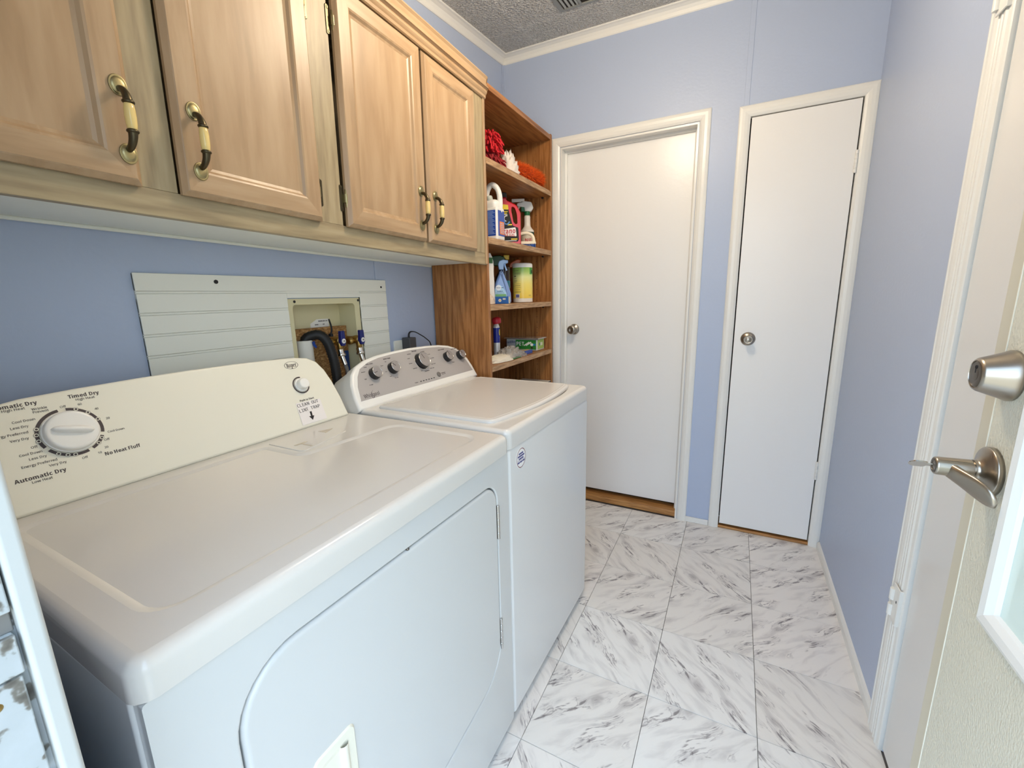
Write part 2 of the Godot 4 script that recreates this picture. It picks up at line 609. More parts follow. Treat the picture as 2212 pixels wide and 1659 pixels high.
func build_room() -> void:
	# floor: subfloor slab, and every tile a piece of its own
	var b := mb()
	b.rbox(V(-0.1, -0.12, -0.15), V(W + 0.1, -0.004, 2.5))
	var fl := struct("floor", b, mat(rgb(104, 100, 98), 0.8), "floor of square white tiles with grey marble veins", "floor")
	var tex := marble()
	var tmats := []
	for k in 3:
		var m := mat([rgb(255, 255, 255), rgb(250, 248, 246), rgb(255, 252, 250)][k], [0.34, 0.38, 0.36][k])
		m.albedo_texture = tex
		tmats.append(m)
	var rng := RandomNumberGenerator.new()
	rng.seed = 4
	var S := 0.3057
	var x0 := 0.8052 - 3 * S
	var z0 := 0.2912 - S
	# veins rise to the right (0) or fall to the right (1) as seen from the entrance
	var turn := [[0, 0, 0, 0, 0, 0], [1, 1, 1, 0, 0, 0], [0, 0, 0, 0, 0, 0], [1, 1, 1, 1, 0, 0], [1, 0, 0, 1, 0, 1], [0, 1, 0, 1, 1, 1], [1, 0, 1, 0, 1, 0], [0, 1, 0, 1, 0, 1]]
	for r in 8:
		for c in 7:
			var lx := maxf(x0 + c * S, 0.0); var hx := minf(x0 + (c + 1) * S, W)
			var lz := maxf(z0 + r * S, 0.0); var hz := minf(z0 + (r + 1) * S, 2.45)
			if hx - lx < 0.004 or hz - lz < 0.004: continue
			var g := 0.0004
			lx += g; hx -= g; lz += g; hz -= g
			var e := 0.0007
			var top := 0.0 + rng.randf() * 0.0003
			var off := Vector2(rng.randf() * 0.5, rng.randf() * 0.5)
			# columns 3.. are the ones in sight: column 2 is the sliver beside the machines
			var tn: int = turn[r][clampi(c - 2, 0, 5)]
			var flip := rng.randf() < 0.5
			var tb := mb()
			var P := [V(lx, -0.004, lz), V(lx, -0.004, hz), V(hx, -0.004, hz), V(hx, -0.004, lz)]
			var T := [V(lx + e, top, lz + e), V(lx + e, top, hz - e), V(hx - e, top, hz - e), V(hx - e, top, lz + e)]
			tb.quad(T[0], T[1], T[2], T[3])
			for i in 4: tb.quad(P[i], P[(i + 1) % 4], T[(i + 1) % 4], T[i])
			for i in tb.v.size():
				var q := Vector2(tb.v[i].x - x0 - c * S, tb.v[i].z - z0 - r * S) / S * 0.46
				if flip: q = Vector2(0.46, 0.46) - q
				# texture veins run along (1,1)
				tb.uv[i] = off + (Vector2(q.x, q.y) if tn == 1 else Vector2(q.x, 0.46 - q.y))
			part(fl, "tile", tb, tmats[rng.randi() % 3])
	# ceiling
	b = mb()
	var cr := [V(-0.1, 0, -0.1), V(W + 0.1, 0, -0.1), V(W + 0.1, 0, 2.46), V(-0.1, 0, 2.46)]
	var lo := []; var hi := []
	for p in cr:
		lo.append(V(p.x, ceil_y(p.x, p.z), p.z)); hi.append(V(p.x, ceil_y(p.x, p.z) + 0.1, p.z))
	b.quad(lo[0], lo[1], lo[2], lo[3]); b.quad(hi[3], hi[2], hi[1], hi[0])
	for i in 4: b.quad(lo[(i + 1) % 4], lo[i], hi[i], hi[(i + 1) % 4])
	struct("ceiling", b, M.ceiling, "sloping off-white ceiling with rough popcorn texture", "ceiling")
	# left wall with the hole of the laundry box; local x = -z, local y = y
	var L := Transform3D(basis3(V(0, 0, -1), V(0, 1, 0)), V(0, 0, 0))
	b = mb(L)
	var hz0 := 1.2215; var hz1 := 1.5115; var hy0 := 0.955; var hy1 := 1.272
	b.prism([Vector2(-2.46, 0), Vector2(-hz1, 0), Vector2(-hz1, ceil_y(0, hz1)), Vector2(-2.46, ceil_y(0, 2.46))], -0.12, 0)
	b.prism([Vector2(-hz0, 0), Vector2(0.1, 0), Vector2(0.1, ceil_y(0, 0)), Vector2(-hz0, ceil_y(0, hz0))], -0.12, 0)
	b.prism([Vector2(-hz1, 0), Vector2(-hz0, 0), Vector2(-hz0, hy0), Vector2(-hz1, hy0)], -0.12, 0)
	b.prism([Vector2(-hz1, hy1), Vector2(-hz0, hy1), Vector2(-hz0, ceil_y(0, hz0)), Vector2(-hz1, ceil_y(0, hz1))], -0.12, 0)
	struct("wall_left", b, M.wall, "light blue painted wall behind the washer and dryer", "wall")
	# far wall with two door openings
	b = mb()
	var d1a := 0.347; var d1b := 1.0525; var d1t := 2.062
	var d2a := 1.262; var d2b := 1.684; var d2t := 2.047
	var f := func(x1: float, y1: float, x2: float, top: bool, y2 := 0.0) -> void:
		b.prism([Vector2(x1, y1), Vector2(x2, y1), Vector2(x2, ceil_y(x2, 0) if top else y2), Vector2(x1, ceil_y(x1, 0) if top else y2)], -0.12, 0.0)
	f.call(-0.1, 0, d1a, true); f.call(d1a, d1t, d1b, true); f.call(d1b, 0, d2a, true); f.call(d2a, d2t, d2b, true); f.call(d2b, 0, W + 0.1, true)
	struct("wall_back", b, M.wall, "light blue end wall with two white doors in it", "wall")
	# right wall with the opening of the flat white door
	b = mb(Transform3D(basis3(V(0, 0, 1), V(0, 1, 0)), V(W, 0, 0)))
	var r0 := 1.098; var r1 := 1.862; var rt := 2.05
	b.prism([Vector2(-0.1, 0), Vector2(r0, 0), Vector2(r0, ceil_y(W, r0)), Vector2(-0.1, ceil_y(W, -0.1))], -0.12, 0)
	b.prism([Vector2(r0, rt), Vector2(r1, rt), Vector2(r1, ceil_y(W, r1)), Vector2(r0, ceil_y(W, r0))], -0.12, 0)
	b.prism([Vector2(r1, 0), Vector2(2.46, 0), Vector2(2.46, ceil_y(W, 2.46)), Vector2(r1, ceil_y(W, r1))], -0.12, 0)
	struct("wall_right", b, M.wall, "light blue side wall along the tiled aisle", "wall")
	# entrance wall, with the doorway the photograph is taken through; seen from inside
	b = mb()
	var ct := ceil_y(W, ZN)
	b.rbox(V(-0.1, 0, ZN), V(0.82, ct + 0.02, ZN + 0.12))
	b.rbox(V(0.82, 2.06, ZN), V(1.69, ct + 0.02, ZN + 0.12))
	b.rbox(V(1.69, 0, ZN), V(W + 0.1, ct + 0.02, ZN + 0.12))
	struct("wall_front", b, M.wall, "light blue entrance wall beside the dryer", "wall")
	# cove moulding under the ceiling
	var cn := V(0.01115, 1, 0.08684).normalized()
	var cp := func(x: float, z: float) -> Vector3: return V(x, ceil_y(x, z), z)
	var prof := [Vector2(0, -0.044), Vector2(-0.004, -0.044), Vector2(-0.007, -0.040), Vector2(-0.009, -0.026), Vector2(-0.016, -0.015), Vector2(-0.028, -0.008), Vector2(-0.036, -0.006), Vector2(-0.038, -0.004), Vector2(-0.038, 0)]
	var names := [["trim_1", [cp.call(0.0, 2.33), cp.call(0.0, 0.0)], "white cove moulding along the top of the left wall"], ["trim_2", [cp.call(0.0, 0.0), cp.call(W, 0.0)], "white cove moulding along the top of the end wall"], ["trim_3", [cp.call(W, 0.0), cp.call(W, 2.33)], "white cove moulding along the top of the right wall"]]
	for q in names:
		b = mb()
		var pth: Array = q[1]
		var pr := []
		for p in prof: pr.append(Vector2(-p.x, p.y))
		b.sweep(pth, pr, cn)
		struct(q[0], b, M.white, q[2], "moulding")
	# battens over the wall seams and in the corner
	b = mb()
	b.rbox(V(1.2357, 2.0885, 0.0), V(1.2567, ceil_y(1.25, 0) - 0.04, 0.003), 0.001)
	struct("trim_4", b, M.wall, "narrow blue batten over the wall seam above the closet door", "batten")
	b = mb()
	b.rbox(V(0.0, 2.13, 0.0), V(0.014, 2.545, 0.004), 0.002)
	b.rbox(V(0.0, 2.13, 0.004), V(0.004, 2.545, 0.014), 0.002)
	struct("trim_5", b, M.wall, "blue corner batten above the bookcase", "batten")
	b = mb()
	b.rbox(V(0.0, 1.343, 1.104), V(0.003, 1.42, 1.124), 0.001)
	struct("trim_6", b, M.wall, "narrow blue batten between the white cabinet base and the grooved panel", "batten")
	# baseboards
	b = mb()
	b.sweep([V(W, 0, 0.016), V(W, 0, 1.0)], [Vector2(0, 0), Vector2(-0.011, 0), Vector2(-0.011, 0.028), Vector2(-0.006, 0.036), Vector2(0, 0.038)].map(func(p): return Vector2(-p.x, p.y)), Vector3.UP)
	struct("baseboard_right", b, M.white, "low white baseboard along the right wall", "baseboard")
	b = mb()
	b.rbox(V(1.098, 0, 0.0), V(1.2185, 0.03, 0.012), 0.004, 2)
	struct("baseboard_back", b, M.white, "short white baseboard between the two door casings", "baseboard")

func casing(called: String, x1: float, x2: float, top: float, w: float, label: String, prof: Array) -> void:
	var b := mb()
	b.sweep([V(x2, 0, 0), V(x2, top, 0), V(x1, top, 0), V(x1, 0, 0)], prof, Vector3.BACK)
	struct(called, b, M.white, label, "door trim")

# lathe knob standing on a door face, axis along n
func knob_shape(at: Vector3, n: Vector3, prof: Array, sides := 24) -> MB:
	var b := mb(along(at, n))
	b.lathe(prof, sides)
	return b

func hinge_part(parent: Node, at: Vector3, h: float, r: float, m: Material, called := "hinge") -> MeshInstance3D:
	var b := mb(Transform3D(Basis(), at))
	var p := [Vector2(0, -h / 2)]
	var k := 5
	for i in k:
		var y0 := -h / 2 + h * i / k; var y1 := -h / 2 + h * (i + 1) / k
		p.append_array([Vector2(r * 0.8, y0), Vector2(r * 0.8, y0), Vector2(r, y0 + 0.0012), Vector2(r, y0 + 0.0012), Vector2(r, y1 - 0.0012), Vector2(r, y1 - 0.0012), Vector2(r * 0.8, y1), Vector2(r * 0.8, y1)])
	p.append(Vector2(0, h / 2))
	b.lathe(p, 12)
	return part(parent, called, b, m)

func build_doors() -> void:
	var round_prof := [Vector2(0.048, 0), Vector2(0.048, 0.007), Vector2(0.043, 0.0105), Vector2(0.034, 0.0125), Vector2(0.022, 0.0125), Vector2(0.010, 0.010), Vector2(0.003, 0.0065), Vector2(0, 0.004), Vector2(0, -0.02)]
	casing("trim_7", 0.345, 1.0545, 2.0645, 0.05, "white painted casing round the inner door beside the bookcase", round_prof)
	casing("trim_8", 1.2675, 1.679, 2.0425, 0.05, "white painted casing round the narrow closet door", round_prof)
	# door 1: set back in its frame
	var d := structure("door_1", "plain white flush door beside the bookcase, set back in its frame, knob on its left", "door", V(0.70, 0.06, -0.06))
	var b := mb()
	b.rbox(V(0.3625, 0.061, -0.10), V(1.0405, 2.047, -0.062), 0.002)
	part(d, "slab", b, M.door_white)
	b = mb()
	b.sweep([V(1.0525, 0.0, -0.0), V(1.0525, 2.0625, -0.0), V(0.347, 2.0625, -0.0), V(0.347, 0.0, -0.0)], [Vector2(0, 0.002), Vector2(-0.009, 0.002), Vector2(-0.009, -0.045), Vector2(-0.012, -0.047), Vector2(-0.019, -0.049), Vector2(-0.021, -0.053), Vector2(-0.021, -0.0605), Vector2(0, -0.0605)], Vector3.BACK)
	part(d, "jamb", b, M.white)
	b = mb()
	b.x = along(V(0.4115, 1.065, -0.062), V(0, 0, 1))
	b.lathe([Vector2(0, 0), Vector2(0.031, 0), Vector2(0.0315, 0.003), Vector2(0.029, 0.006), Vector2(0.022, 0.010), Vector2(0.014, 0.014), Vector2(0.0115, 0.022), Vector2(0.0125, 0.030), Vector2(0.020, 0.037), Vector2(0.0255, 0.045), Vector2(0.0258, 0.056), Vector2(0.0225, 0.062), Vector2(0.015, 0.0635), Vector2(0.008, 0.061), Vector2(0, 0.060)], 28)
	part(d, "knob", b, M.nickel)
	b = mb()
	b.rbox(V(0.348, 0.0, -0.112), V(1.0515, 0.036, -0.012), 0.006, 2)
	part(d, "threshold", b, M.threshold, "bare wooden threshold")
	b = mb()
	b.rbox(V(0.3475, 0.0, -0.1195), V(1.052, 2.062, -0.1125))
	part(d, "doorstop_board", b, M.dark_gap)
	# door 2: flush, hinged on the right
	d = structure("door_2", "narrow white closet door in the corner, round knob on its left, hinges on its right", "door", V(1.47, 0.02, 0.0))
	b = mb()
	b.rbox(V(1.2725, 0.027, -0.034), V(1.674, 2.0385, 0.0015), 0.0015)
	part(d, "slab", b, M.door_white)
	b = mb()
	b.x = along(V(1.3335, 1.036, 0.0015), V(0, 0, 1))
	b.lathe([Vector2(0, 0), Vector2(0.0325, 0), Vector2(0.033, 0.002), Vector2(0.031, 0.006), Vector2(0.024, 0.011), Vector2(0.016, 0.014), Vector2(0.0125, 0.020), Vector2(0.0125, 0.028), Vector2(0.016, 0.034), Vector2(0.0195, 0.040), Vector2(0.0195, 0.051), Vector2(0.0178, 0.0535), Vector2(0.0178, 0.0535), Vector2(0.0145, 0.0535), Vector2(0.0135, 0.051), Vector2(0.0135, 0.051), Vector2(0.012, 0.051), Vector2(0.010, 0.0525), Vector2(0.005, 0.0535), Vector2(0, 0.0537)], 28)
	part(d, "knob", b, M.nickel)
	for y in [1.793, 0.402]: hinge_part(d, V(1.6755, y, 0.0065), 0.09, 0.006, M.white)
	b = mb()
	b.rbox(V(1.263, 0.0, -0.11), V(1.683, 0.014, 0.004), 0.005, 2)
	part(d, "threshold", b, M.threshold, "bare wooden threshold")
	b = mb()
	b.rbox(V(1.2625, 0.014, -0.118), V(1.2655, 2.046, -0.002)); b.rbox(V(1.6805, 0.014, -0.118), V(1.6835, 2.046, -0.002)); b.rbox(V(1.2625, 2.0435, -0.118), V(1.6835, 2.0465, -0.002))
	b.rbox(V(1.2625, 0.0145, -0.118), V(1.6835, 2.046, -0.112))
	part(d, "jamb", b, M.dark_gap)
	# door 3: flat glossy door in the right wall
	d = structure("door_3", "flat glossy white door in the right wall, mostly behind the open entrance door", "door", V(W, 0.02, 1.48))
	b = mb()
	b.rbox(V(W - 0.002, 0.012, 1.1005), V(W + 0.033, 2.04, 1.86), 0.0015)
	part(d, "slab", b, M.gloss)
	b = mb()
	b.rbox(V(W + 0.05, 0.0, 1.0985), V(W + 0.11, 2.049, 1.8615))
	part(d, "jamb", b, M.white)
	for y in [0.44, 1.862]:
		b = mb()
		b.rbox(V(W - 0.020, y - 0.052, 1.045), V(W - 0.0165, y + 0.052, 1.088), 0.001)
		b.rbox(V(W - 0.0195, y - 0.052, 1.0845), V(W - 0.003, y + 0.052, 1.0895), 0.001)
		var hp := part(d, "hinge", b, M.white)
		for k in [-0.026, 0.020]:
			b = mb(Transform3D(Basis(), V(W - 0.0205, y + k, 1.050)))
			b.lathe([Vector2(0, -0.016), Vector2(0.0075, -0.016), Vector2(0.0075, -0.016), Vector2(0.0075, 0.016), Vector2(0.0075, 0.016), Vector2(0, 0.016)], 14)
			part(hp, "knuckle", b, M.white)
		b = mb(Transform3D(basis3(V(0, 0, 1), V(0, 1, 0)), V(W - 0.020, y + 0.012, 1.077)))
		b.prism(ellipse(0, 0, 0.0026, 0.004, 10), -0.0008, 0.0004)
		part(hp, "screw_hole", b, M.ink)
	b = mb()
	var fl := [Vector2(0.092, 0), Vector2(0.092, 0.011), Vector2(0.088, 0.014), Vector2(0.083, 0.0145), Vector2(0.080, 0.011), Vector2(0.076, 0.0145), Vector2(0.062, 0.0155), Vector2(0.052, 0.0135), Vector2(0.048, 0.010), Vector2(0.044, 0.0135), Vector2(0.036, 0.0145), Vector2(0.032, 0.011), Vector2(0.028, 0.0145), Vector2(0.020, 0.0150), Vector2(0.016, 0.0115), Vector2(0.012, 0.013), Vector2(0.003, 0.011), Vector2(0, 0.009), Vector2(0, -0.01)]
	b.sweep([V(W, 0, 1.862), V(W, 2.046, 1.862), V(W, 2.046, 1.097), V(W, 0, 1.097)], fl, V(-1, 0, 0))
	struct("trim_9", b, M.white, "white fluted casing on the right wall, hinges of the flat door on it", "door trim")
	entrance_door()

func entrance_door() -> void:
	var X := 1.60
	var z0 := 1.5697
	var z1 := 2.336
	var d := structure("door_4", "open beige entrance door, wood-grain face towards the washer, with lever, deadbolt and glazed panel", "door", V(1.622, 0.01, 1.95))
	var b := mb()
	b.rbox(V(X + 0.0015, 0.012, z0), V(X + 0.044, 2.03, z1), 0.002)
	part(d, "slab", b, M.beige_edge)
	# smooth stile at the free edge, then the embossed skin
	b = mb()
	b.rbox(V(X - 0.0008, 0.012, z0 + 0.0365), V(X + 0.003, 2.03, z1 - 0.001), 0.0008)
	part(d, "skin", b, M.beige_door)
	b = mb()
	b.rbox(V(X - 0.0012, 0.012, z0 + 0.0325), V(X + 0.003, 2.03, z0 + 0.0352), 0.0012)
	part(d, "edge_bead", b, M.cream)
	# glazed panel with its raised white frame
	var ga := 1.688; var gb := 2.215; var gy0 := 0.826; var gy1 := 1.90
	b = mb()
	var pr := [Vector2(0, 0), Vector2(0, 0.005), Vector2(-0.004, 0.011), Vector2(-0.012, 0.0145), Vector2(-0.022, 0.013), Vector2(-0.029, 0.007), Vector2(-0.032, 0.0), Vector2(-0.040, -0.001)]
	b.sweep([V(X, gy0, ga), V(X, gy0, gb), V(X, gy1, gb), V(X, gy1, ga)].map(func(p): return p), pr, V(-1, 0, 0), true)
	var wf := part(d, "window_frame", b, M.white)
	b = mb()
	b.rbox(V(X - 0.0022, gy0 + 0.03, ga + 0.03), V(X + 0.002, gy1 - 0.03, gb - 0.03))
	part(wf, "pane", b, M.pane)
	# hinges on the entrance side
	for y in [0.25, 1.05, 1.8]: hinge_part(d, V(X + 0.05, y, z1 + 0.002), 0.1, 0.006, M.silver)
	# deadbolt
	b = mb()
	b.x = along(V(X, 1.151, 1.631), V(-1, 0, 0))
	b.lathe([Vector2(0, 0), Vector2(0.0335, 0), Vector2(0.0335, 0.005), Vector2(0.031, 0.010), Vector2(0.0225, 0.033), Vector2(0.0205, 0.0355), Vector2(0.0185, 0.0362), Vector2(0.0185, 0.0362), Vector2(0.018, 0.0345), Vector2(0.018, 0.0345), Vector2(0, 0.0345)], 36)
	var db := part(d, "deadbolt", b, M.nickel)
	b = mb()
	b.x = along(V(X - 0.0345, 1.151, 1.631), V(-1, 0, 0))
	b.lathe([Vector2(0, 0), Vector2(0.0172, 0), Vector2(0.0172, 0), Vector2(0.0168, 0.0012), Vector2(0.0085, 0.0012), Vector2(0.0085, 0.0012), Vector2(0.0075, 0.0016), Vector2(0, 0.0016)], 30)
	part(db, "lock_cylinder", b, M.nickel_dark)
	b = mb(face(V(X - 0.0362, 1.158, 1.631), V(0, 0, 1), V(0, 1, 0)))
	b.prism(rounded([[-0.0009, -0.005, 0], [0.0009, -0.005, 0], [0.0009, 0.004, 0.0008], [-0.0009, 0.004, 0.0008]], 2), -0.0004, 0.0002)
	b.prism(ellipse(0, 0.003, 0.0025, 0.0025, 12), -0.0004, 0.0002)
	part(db, "keyway", b, M.ink)
	# lever
	var c := V(X, 1.0175, 1.631)
	b = mb()
	b.x = along(c, V(-1, 0, 0))
	b.lathe([Vector2(0, 0), Vector2(0.0335, 0), Vector2(0.0338, 0.006), Vector2(0.0325, 0.008), Vector2(0.0285, 0.0095), Vector2(0.0205, 0.0125), Vector2(0.0150, 0.0155), Vector2(0.0140, 0.0185), Vector2(0.0140, 0.0205), Vector2(0.0140, 0.0205), Vector2(0.0120, 0.0205), Vector2(0.0120, 0.0205), Vector2(0.0120, 0.0225), Vector2(0.0120, 0.0225), Vector2(0.0136, 0.0225), Vector2(0.0136, 0.0225), Vector2(0.0128, 0.0575), Vector2(0.0120, 0.0595), Vector2(0.0108, 0.0603), Vector2(0.0108, 0.0603), Vector2(0.0095, 0.0595), Vector2(0, 0.0595)], 36)
	var lv := part(d, "lever_handle", b, M.nickel)
	# the paddle: a flattened tongue that leaves the barrel towards the hinges and droops
	b = mb()
	var rows := []
	for i in 15:
		var s := i / 14.0
		var ctr := c + V(-0.044 + 0.026 * s, -0.003 - 0.016 * s, 0.000 + 0.068 * s)
		var wd := 0.0150 * sqrt(maxf(0.0, 1.0 - pow(maxf(0.0, (s - 0.55) / 0.45), 2.2))) * (0.8 + 0.45 * s)
		var th := 0.0085 * (1.0 - 0.62 * s) * (1.0 if i < 14 else 0.2)
		var row := []
		for k in 16:
			var a := TAU * k / 16
			row.append(ctr + V(-1, -0.25, 0.15).normalized() * (th * sin(a)) + V(-0.25, 1, 0).normalized() * (wd * cos(a)))
		rows.append(row)
	rows.reverse()
	b.grid(rows, true)
	part(lv, "paddle", b, M.nickel)
	b = mb()
	b.x = along(c + V(-0.0594, 0, 0), V(-1, 0, 0))
	b.lathe([Vector2(0, 0), Vector2(0.0098, 0), Vector2(0.0098, 0), Vector2(0.0096, 0.001), Vector2(0.0075, 0.001), Vector2(0.0075, 0.001), Vector2(0.0068, -0.0004), Vector2(0, -0.0004)], 24)
	part(lv, "lock_cylinder", b, M.nickel_dark)
	# the key in the lever
	b = mb()
	var kc := c + V(-0.0604, 0, 0)
	b.x = Transform3D(basis3(V(-1, 0, 0), V(0, 0.62, 0.78).normalized()), kc)
	b.prism(rounded([[0.0, -0.0035, 0], [0.007, -0.0035, 0], [0.009, -0.0095, 0.003], [0.022, -0.0105, 0.006], [0.027, -0.003, 0.004], [0.027, 0.003, 0.004], [0.022, 0.0105, 0.006], [0.009, 0.0095, 0.003], [0.007, 0.0035, 0], [0.0, 0.0035, 0]], 4), -0.001, 0.001, 0.0003, 1)
	b.prism(rrect(0.0165, 0, 0.012, 0.011, 0.002, 2), 0.0009, 0.0014, 0.0003, 1)
	single("door_key", b, M.silver, "small silver key sticking out of the entrance door lever", "key", kc)

func entrance_jamb() -> void:
	# frame of the doorway on the left: a smooth strip and the worn strike side
	var X := 0.85
	var b := mb()
	b.rbox(V(0.80, 0, ZN - 0.001), V(X, 2.06, 2.3483), 0.0035, 2)
	var t := struct("trim_10", b, M.jamb, "worn white doorframe at the left edge, rusty strike plate in it", "doorframe")
	b = mb()
	b.rbox(V(0.80, 0, 2.3483), V(X - 0.012, 2.06, 2.457))
	part(t, "stop_board", b, M.paint_chip)
	# thick crusted paint, in pieces above and below the latch pocket
	var ch := [[1.17, 2.06, 0.0, 0.3, 0.0], [1.128, 1.167, -0.0015, 0.001, 0.0], [1.063, 1.125, 0.001, 0.001, 0.0], [1.016, 1.046, 0.0012, 0.0, 0.0], [0.93, 1.0135, -0.001, 0.0, 0.0], [0.0, 0.926, -0.0015, 0.0, 0.0]]
	var k := 0
	for q in ch:
		b = mb()
		var zs: float = 2.3486 + [0.004, 0.0035, 0.001, 0.0022, 0.0035, 0.0035][k]
		b.rbox(V(X - 0.0125, q[0], zs), V(X - 0.003 + q[2], q[1], 2.3655 if q[0] > 0.93 and q[1] < 1.13 else 2.43), 0.0012, 1)
		part(t, "paint_crust", b, M.paint_chip)
		k += 1
	b = mb()
	b.rbox(V(X - 0.02, 1.046, 2.3495), V(X - 0.0085, 1.0625, 2.3655), 0.001)
	part(t, "latch_groove", b, mat(rgb(120, 118, 114), 0.6))
	b = mb()
	b.rbox(V(X - 0.0125, 1.012, 2.3657), V(X - 0.006, 1.11, 2.395), 0.0015)
	part(t, "latch_pocket", b, M.rust)
	b = mb()
	b.rbox(V(X - 0.012, 0.985, 2.362), V(X - 0.0045, 1.0125, 2.40), 0.001)
	var sp := part(t, "strike_plate", b, M.nickel_dark)
	b = mb()
	b.x = along(V(X - 0.0047, 0.999, 2.3672), V(1, 0, 0))
	b.lathe([Vector2(0, 0), Vector2(0.0036, 0), Vector2(0.0034, 0.0008), Vector2(0.002, 0.0016), Vector2(0, 0.0018)], 16)
	part(sp, "screw", b, M.valve_brass)

# ---------------------------------------------------------------- dryer and washer
func console_frame(o: Vector3, top: Vector3) -> Transform3D:
	var u := (top - o).normalized()
	return Transform3D(basis3(V(0, 0, -1), u), o)

func build_dryer() -> void:
	var t := thing("dryer", "white front-loading clothes dryer with a cream control panel, nearest the entrance", "dryer", V(0.39, 0, 1.88))
	var za := 1.4815; var zb := 2.279; var xf := 0.7675
	# front panel with the door opening; local x = -z, y = y, z = +x
	var F := Transform3D(basis3(V(0, 0, -1), V(0, 1, 0)), V(xf, 0, 0))
	var door := rounded([[-2.192, 0.186, 0.06], [-1.547, 0.262, 0.11], [-1.547, 0.806, 0.05], [-2.192, 0.819, 0.085]], 8)
	var ctr := Vector2(-1.87, 0.52)
	var grow := func(poly: Array, d: float) -> Array:
		var out := []
		var N := poly.size()
		for i in N:
			var e0: Vector2 = (poly[i] - poly[(i + N - 1) % N]).normalized(); var e1: Vector2 = (poly[(i + 1) % N] - poly[i]).normalized()
			var nn := (Vector2(e0.y, -e0.x) + Vector2(e1.y, -e1.x)).normalized()
			out.append(poly[i] + nn * d)
		return out
	var b := mb()
	# sides, back, base
	b.rbox(V(0.08, 0.025, za), V(xf - 0.02, 0.868, za + 0.02), 0.004)
	part(t, "side_panel", b, M.dryer)
	b = mb()
	b.rbox(V(0.08, 0.025, zb - 0.02), V(xf - 0.02, 0.868, zb), 0.004)
	part(t, "side_panel", b, M.dryer)
	b = mb()
	b.rbox(V(0.08, 0.025, za + 0.021), V(0.10, 0.868, zb - 0.021))
	part(t, "rear_panel", b, M.dryer)
	b = mb()
	b.rbox(V(0.1005, 0.025, za + 0.021), V(xf - 0.03, 0.045, zb - 0.021))
	part(t, "base_plate", b, M.dryer)
	b = mb(F)
	var outer := rounded([[-zb + 0.004, 0.025, 0.004], [-za - 0.002, 0.025, 0.004], [-za - 0.002, 0.868, 0.004], [-zb + 0.004, 0.868, 0.004]], 2)
	var h0: Array = grow.call(door, 0.0065)
	b.holed(outer, h0, ctr, 0.0)
	var sk := []
	for k in 5:
		var a := PI / 2 * k / 4
		var r := []
		for p in grow.call(door, 0.0065 - 0.0035 * sin(a)): r.append(V(p.x, p.y, -0.0035 * (1 - cos(a)) * 1.2))
		sk.append(r)
	var r5 := []
	for p in grow.call(door, 0.003): r5.append(V(p.x, p.y, -0.022))
	sk.append(r5)
	b.grid(sk, true)
	b.holed(outer, [Vector2(-1.5, 0.03), Vector2(-1.5, 0.86), Vector2(-2.26, 0.86), Vector2(-2.26, 0.03)].map(func(p): return p), ctr, -0.03)
	for k in 1:
		var A := []; var B := []
		for p in outer:
			A.append(V(p.x, p.y, -0.026)); B.append(V(p.x, p.y, 0.0))
		b.skirt(A, B)
	part(t, "front_panel", b, M.dryer)
	b = mb(F)
	b.prism(door, -0.026, 0.0012, 0.0075, 4)
	# pull recess is carried by its own insert; small bumpers show at the gap
	var dr := part(t, "door", b, M.dryer)
	b = mb(F)
	b.holed(rrect(-2.073, 0.532, 0.072, 0.128, 0.01, 3), rrect(-2.0735, 0.529, 0.056, 0.106, 0.008, 3), Vector2(-2.0735, 0.529), 0.0042)
	var o1 := []; var o2 := []; var i1 := []; var i2 := []; var i3 := []
	for p in rrect(-2.073, 0.532, 0.078, 0.134, 0.012, 3): o1.append(V(p.x, p.y, 0.001))
	for p in rrect(-2.073, 0.532, 0.072, 0.128, 0.01, 3): o2.append(V(p.x, p.y, 0.0042))
	b.skirt(o1, o2)
	for p in rrect(-2.0735, 0.529, 0.056, 0.106, 0.008, 3): i1.append(V(p.x, p.y, 0.0042))
	for p in rrect(-2.078, 0.527, 0.04, 0.092, 0.008, 3): i2.append(V(p.x, p.y, 0.0016))
	b.grid([i1, i2], true)
	for p in [0]:
		var q := rrect(-2.078, 0.527, 0.04, 0.092, 0.008, 3)
		b.prism(q, 0.0012, 0.0016)
	# the finger scoop stands proud of the door as a thin curved lip
	var rows := []
	for i in 9:
		var y := 0.478 + 0.1 * i / 8.0
		var row := []
		for k in 7:
			var a := PI * k / 6.0
			row.append(V(-2.0575 + 0.0075 * cos(a), y, 0.0015 + 0.0075 * sin(a)))
		row.reverse()
		rows.append(row)
	b.grid(rows)
	part(dr, "pull", b, M.cream, "cream pull insert")
	for q in [[1.543, 0.698, 0.094], [1.544, 0.367, 0.094]]:
		hinge_part(dr, V(xf + 0.0005, q[1], q[0]), q[2], 0.0042, M.silver)
	for q in [[1.8758, 0.8138], [2.1965, 0.652]]:
		b = mb()
		b.x = along(V(xf - 0.008, q[1], q[0]), V(1, 0, 0))
		b.lathe([Vector2(0, 0), Vector2(0.0036, 0), Vector2(0.0036, 0.006), Vector2(0.0022, 0.008), Vector2(0, 0.008)], 10)
		part(t, "catch_screw", b, M.nickel_dark)
	# top with its shallow pressed field; local x = -z, y = -x, z = up  (out = +y)
	b = mb()
	var T := Transform3D(Basis(V(0, 0, -1), V(-1, 0, 0), V(0, 1, 0)), V(0, 0.917, 0))
	var tz0 := 1.4795; var tz1 := 2.281; var tx0 := 0.08; var tx1 := 0.773
	b.x = T
	var top_out := rounded([[-tz1 + 0.016, -tx1 + 0.016, 0.006], [-tz0 - 0.016, -tx1 + 0.016, 0.006], [-tz0 - 0.016, -tx0, 0.0], [-tz1 + 0.016, -tx0, 0.0]], 3)
